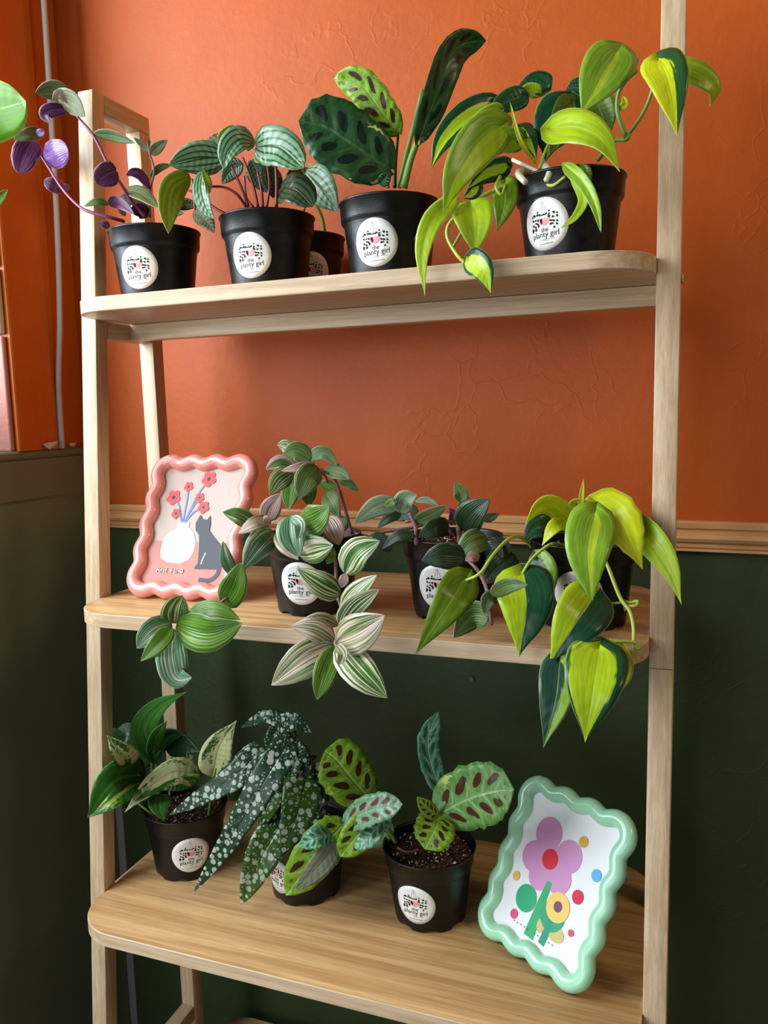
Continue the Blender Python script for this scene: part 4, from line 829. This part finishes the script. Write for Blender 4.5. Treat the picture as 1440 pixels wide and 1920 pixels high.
leaves(p, yc, [
 ('phildark', 'heart', 50, [(1030, 988, -.01), (1005, 990, -.02), (981, 1018, -.025)], dict(tw=10)), ('philyel', 'heart', 40, [(1071, 974, -.03), (1035, 948, -.05), (1010, 952, -.06), (984, 984, -.065)], dict(tw=-25, fold=.15)),
 ('philyel', 'heart', 34, [(1104, 962, -.01), (1080, 948, -.02), (1056, 958, -.03)], dict(tw=-20)), ('philyel', 'heart', 30, [(1064, 978, -.035), (1038, 990, -.055), (1016, 1024, -.06)], dict(tw=30)),
 ('philyel', 'heart', 84, [(1118, 940, -.02), (1158, 972, -.05), (1182, 1015, -.065), (1205, 1068, -.07)], dict(tw=-10, fold=.3, wav=.05)), ('phillime', 'heart', 24, [(1105, 945, .0), (1112, 938, .0), (1122, 934, .0)], dict()),
 ('phillime', 'heart', 58, [(1182, 978, -.03), (1222, 1015, -.055), (1256, 1066, -.065), (1278, 1134, -.068)], dict(tw=10, fold=.25)), ('philyel', 'narrow', 11, [(1086, 968, -.02), (1090, 935, -.02), (1094, 898, -.02)], dict(fold=.4)),
 ('phildkr', 'heart', 48, [(1010, 1048, -.05), (1025, 1085, -.06), (1008, 1170, -.065)], dict(tw=20)), ('phildark', 'heart', 44, [(1120, 975, -.02), (1126, 1000, -.03), (1120, 1040, -.04)], dict()),
 ('philstreak', 'heart', 94, [(1116, 962, -.06), (1102, 1035, -.095), (1110, 1134, -.105)], dict(tw=-6, fold=.25, droop=.2)), ('philolive', 'heart', 74, [(872, 1086, -.11), (840, 1135, -.14), (778, 1228, -.145)], dict(tw=-6, fold=.15)),
 ('philleft', 'heart', 112, [(979, 1076, -.085), (986, 1140, -.115), (973, 1232, -.12)], dict(tw=0, fold=.2)), ('philleft', 'heart', 104, [(1114, 1118, -.10), (1078, 1170, -.13), (1030, 1243, -.135)], dict(tw=-5)),
 ('phildkr', 'heart', 72, [(1050, 1240, -.135), (1042, 1310, -.16), (1019, 1402, -.165)], dict(tw=8, fold=.25)), ('philyel', 'heart', 50, [(1148, 1212, -.115), (1166, 1255, -.12), (1160, 1304, -.12)], dict(tw=25)),
 ('philrim', 'heart', 118, [(1124, 1216, -.135), (1112, 1290, -.17), (1097, 1392, -.172)], dict(tw=0, fold=.2))])

# bottom board
yc = -.135; p = plant('green and cream pothos in a black pot, leftmost on the bottom board', at(350, 1555, yc).x, yc, Z[2], (358, 1603), .03, collar=.0012)
stems(p, yc, [
 ('green', .0022, .0018, [(300, 1530, .0), (287, 1470, .0), (284, 1408, -.005)]), ('green', .0020, .0016, [(305, 1530, .01), (295, 1460, .01), (292, 1402, .01)]), ('green', .0018, .0015, [(300, 1540, -.02), (282, 1525, -.03), (258, 1505, -.035)]),
 ('green', .0020, .0016, [(296, 1530, .0), (275, 1480, -.02), (258, 1452, -.045)]), ('green', .0018, .0015, [(320, 1530, .0), (318, 1480, .01), (322, 1420, .02)]), ('green', .0020, .0016, [(390, 1540, .0), (396, 1490, .0), (404, 1440, .0)]), ('green', .0018, .0014, [(300, 1535, -.03), (298, 1515, -.035), (299, 1495, -.04)])])
leaves(p, yc, [
 ('green', 'heart', 52, [(284, 1408, -.01), (272, 1365, -.02), (300, 1325, -.025), (350, 1297, -.03)], dict(tw=-15, fold=.35)), ('green', 'heart', 28, [(286, 1408, -.015), (296, 1375, -.03), (314, 1350, -.035)], dict(tw=25)),
 ('green', 'heart', 74, [(260, 1452, -.04), (210, 1468, -.095), (163, 1534, -.115)], dict(tw=-12, fold=.2)), ('pothl', 'heart', 34, [(262, 1466, -.05), (215, 1500, -.105), (166, 1534, -.122)], dict(tw=20)),
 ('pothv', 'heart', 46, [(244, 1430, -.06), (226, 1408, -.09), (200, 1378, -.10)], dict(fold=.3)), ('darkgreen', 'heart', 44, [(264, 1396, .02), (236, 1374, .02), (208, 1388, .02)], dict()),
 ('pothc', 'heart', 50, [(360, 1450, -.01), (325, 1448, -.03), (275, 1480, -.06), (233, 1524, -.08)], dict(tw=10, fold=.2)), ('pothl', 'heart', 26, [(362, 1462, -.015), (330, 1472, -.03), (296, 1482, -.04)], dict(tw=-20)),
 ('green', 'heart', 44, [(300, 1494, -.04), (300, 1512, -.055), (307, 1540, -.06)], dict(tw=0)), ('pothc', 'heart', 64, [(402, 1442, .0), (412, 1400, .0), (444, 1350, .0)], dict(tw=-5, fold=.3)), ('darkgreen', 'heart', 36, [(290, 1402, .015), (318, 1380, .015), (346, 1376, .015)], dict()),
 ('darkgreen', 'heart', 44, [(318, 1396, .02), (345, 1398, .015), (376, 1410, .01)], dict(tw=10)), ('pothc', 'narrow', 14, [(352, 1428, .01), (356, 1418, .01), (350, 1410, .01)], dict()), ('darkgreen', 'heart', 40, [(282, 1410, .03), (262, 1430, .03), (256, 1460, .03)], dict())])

yc = -.133; p = plant('dark white-spotted begonia in a black pot behind the drooping prayer plant leaf', at(572, 1585, yc).x, yc, Z[2], (518, 1640), .0, collar=.0012)
stems(p, yc, [('brown', .0026, .0020, [(560, 1560, .0), (548, 1490, .0), (542, 1405, .0)]), ('brown', .0022, .0016, [(548, 1500, .0), (565, 1450, .0), (590, 1418, .0)]), ('brown', .0018, .0014, [(604, 1545, .0), (600, 1520, -.01), (612, 1505, -.02)]), ('lime', .0018, .0014, [(545, 1440, -.01), (548, 1420, -.02), (540, 1400, -.03)])])
leaves(p, yc, [
 ('beg', 'lance', 30, [(536, 1357, .0), (500, 1342, .0), (452, 1364, .0)], dict(tw=10)), ('beg', 'lance', 36, [(516, 1366, -.01), (548, 1352, -.02), (583, 1374, -.02)], dict(tw=-10)), ('beg', 'lance', 38, [(530, 1360, .01), (512, 1385, .0), (496, 1408, .0)], dict()),
 ('begl', 'lance', 22, [(486, 1392, -.0), (445, 1428, -.01), (404, 1486, -.02)], dict(fold=.3, wav=.04)), ('beg', 'lance', 54, [(494, 1404, -.02), (430, 1462, -.045), (318, 1528, -.06)], dict(tw=12, fold=.2)), ('beg', 'lance', 27, [(598, 1428, .0), (592, 1455, .0), (602, 1488, .0)], dict()),
 ('begun', 'lance', 20, [(550, 1446, .0), (572, 1426, .0), (596, 1418, .0)], dict(under=True)), ('begl', 'lance', 28, [(556, 1424, -.02), (548, 1448, -.03), (532, 1476, -.03)], dict()), ('begl', 'lance', 46, [(516, 1478, -.02), (500, 1515, -.035), (489, 1556, -.04)], dict(tw=15)),
 ('beg', 'lance', 40, [(548, 1400, -.01), (566, 1420, -.015), (574, 1450, -.02)], dict()), ('begl', 'lance', 78, [(574, 1455, -.02), (560, 1520, -.05), (530, 1600, -.06)], dict(tw=-8)), ('beg', 'lance', 56, [(596, 1470, .0), (585, 1520, -.01), (572, 1560, -.015)], dict(tw=15)),
 ('begl', 'lance', 72, [(524, 1552, -.04), (490, 1610, -.065), (452, 1696, -.07)], dict(tw=8, fold=.35)), ('beg', 'lance', 46, [(530, 1510, -.02), (505, 1560, -.04), (470, 1610, -.05)], dict()),
 ('beg', 'lance', 62, [(552, 1378, -.04), (505, 1450, -.075), (442, 1556, -.095), (362, 1675, -.10)], dict(tw=10, fold=.2)), ('beg', 'lance', 24, [(556, 1376, -.045), (544, 1385, -.06), (532, 1412, -.065)], dict(tw=-10))])

yc = -.132; p = plant('prayer plant with brown-blotched lime leaves in the black pot beside the mint frame', .430, yc, Z[2], (777, 1697), .02, collar=.0012)
stems(p, yc, [('green', .0024, .0018, [(735, 1575, .0), (715, 1540, -.01), (690, 1497, -.01)]), ('green', .0024, .0018, [(742, 1580, -.01), (725, 1550, -.02), (700, 1530, -.03)]), ('teal', .0046, .0034, [(812, 1530, -.01), (835, 1505, -.015), (862, 1474, -.02)], 'leaf_sheath'),
 ('green', .0024, .0020, [(790, 1580, -.01), (808, 1545, -.01), (822, 1520, -.01)]), ('green', .0030, .0022, [(812, 1560, -.0), (825, 1520, -.0), (833, 1490, -.0)]), ('brown', .0020, .0016, [(745, 1590, -.02), (765, 1598, -.025), (785, 1592, -.03)])])
leaves(p, yc, [
 ('mar', 'oblong', 100, [(694, 1500, .0), (660, 1462, -.015), (630, 1425, -.02), (608, 1408, -.02)], dict(tw=8, fold=.15, wav=.04)), ('under', 'oblong', 46, [(733, 1545, .0), (712, 1562, .0), (686, 1580, .0)], dict(under=True)),
 ('mar', 'oblong', 82, [(645, 1545, -.04), (600, 1592, -.065), (536, 1679, -.08)], dict(tw=-5, fold=.2, wav=.03)), ('marteal', 'ovate', 40, [(622, 1565, -.06), (590, 1572, -.08), (560, 1588, -.082)], dict(tw=10)), ('under', 'ovate', 44, [(634, 1580, -.06), (600, 1622, -.082), (552, 1672, -.092)], dict(under=True, tw=-15)),
 ('mar', 'oblong', 62, [(722, 1518, -.03), (680, 1555, -.06), (637, 1606, -.07)], dict(tw=-10, fold=.3)), ('marteal', 'oblong', 40, [(728, 1522, -.035), (700, 1560, -.06), (664, 1590, -.07)], dict(tw=25, wav=.1)),
 ('marpur', 'oblong', 56, [(646, 1542, -.05), (700, 1518, -.07), (755, 1508, -.07)], dict(tw=-15, fold=.3, wav=.1)),
 ('marteal', 'oblong', 42, [(834, 1495, .0), (810, 1440, .0), (802, 1385, .0), (822, 1334, .0)], dict(tw=15, fold=.3, wav=.08)), ('marg', 'oblong', 118, [(822, 1526, -.01), (870, 1500, -.03), (920, 1484, -.04), (964, 1480, -.045)], dict(tw=5, fold=.15, wav=.04)),
 ('mar', 'oblong', 78, [(826, 1530, -.025), (815, 1555, -.045), (796, 1592, -.055)], dict(tw=0, fold=.2, wav=.05)), ('mar', 'ovate', 30, [(822, 1530, -.03), (800, 1515, -.045), (782, 1494, -.05)], dict(tw=15))])

# the plant on the window sill, mostly outside the frame
px_ = Vector((SX-.115, -.235, .0747)); p = thing('potted_plant', 'bright green broad-leafed plant on the window sill, cut off by the left edge', 'plant', px_); make_pot(p, tuple(px_))
yc = -.24
stems(p, yc, [('green', .0024, .0018, [(-150, 800, 0), (-150, 500, 0), (-110, 300, 0), (-70, 215, 0)]), ('green', .0020, .0014, [(-150, 800, 0), (-120, 560, 0), (-60, 430, 0), (-20, 385, 0)])])
leaves(p, yc, [('bright', 'round', 116, [(-75, 215, 0), (-15, 205, .01), (49, 190, .0)], dict(tw=5, fold=.1)), ('philolive', 'narrow', 22, [(-22, 386, 0), (-4, 374, 0), (15, 355, 0)], dict(fold=.4)), ('bright', 'heart', 90, [(-150, 500, 0), (-190, 450, .0), (-230, 470, .0)], dict())])
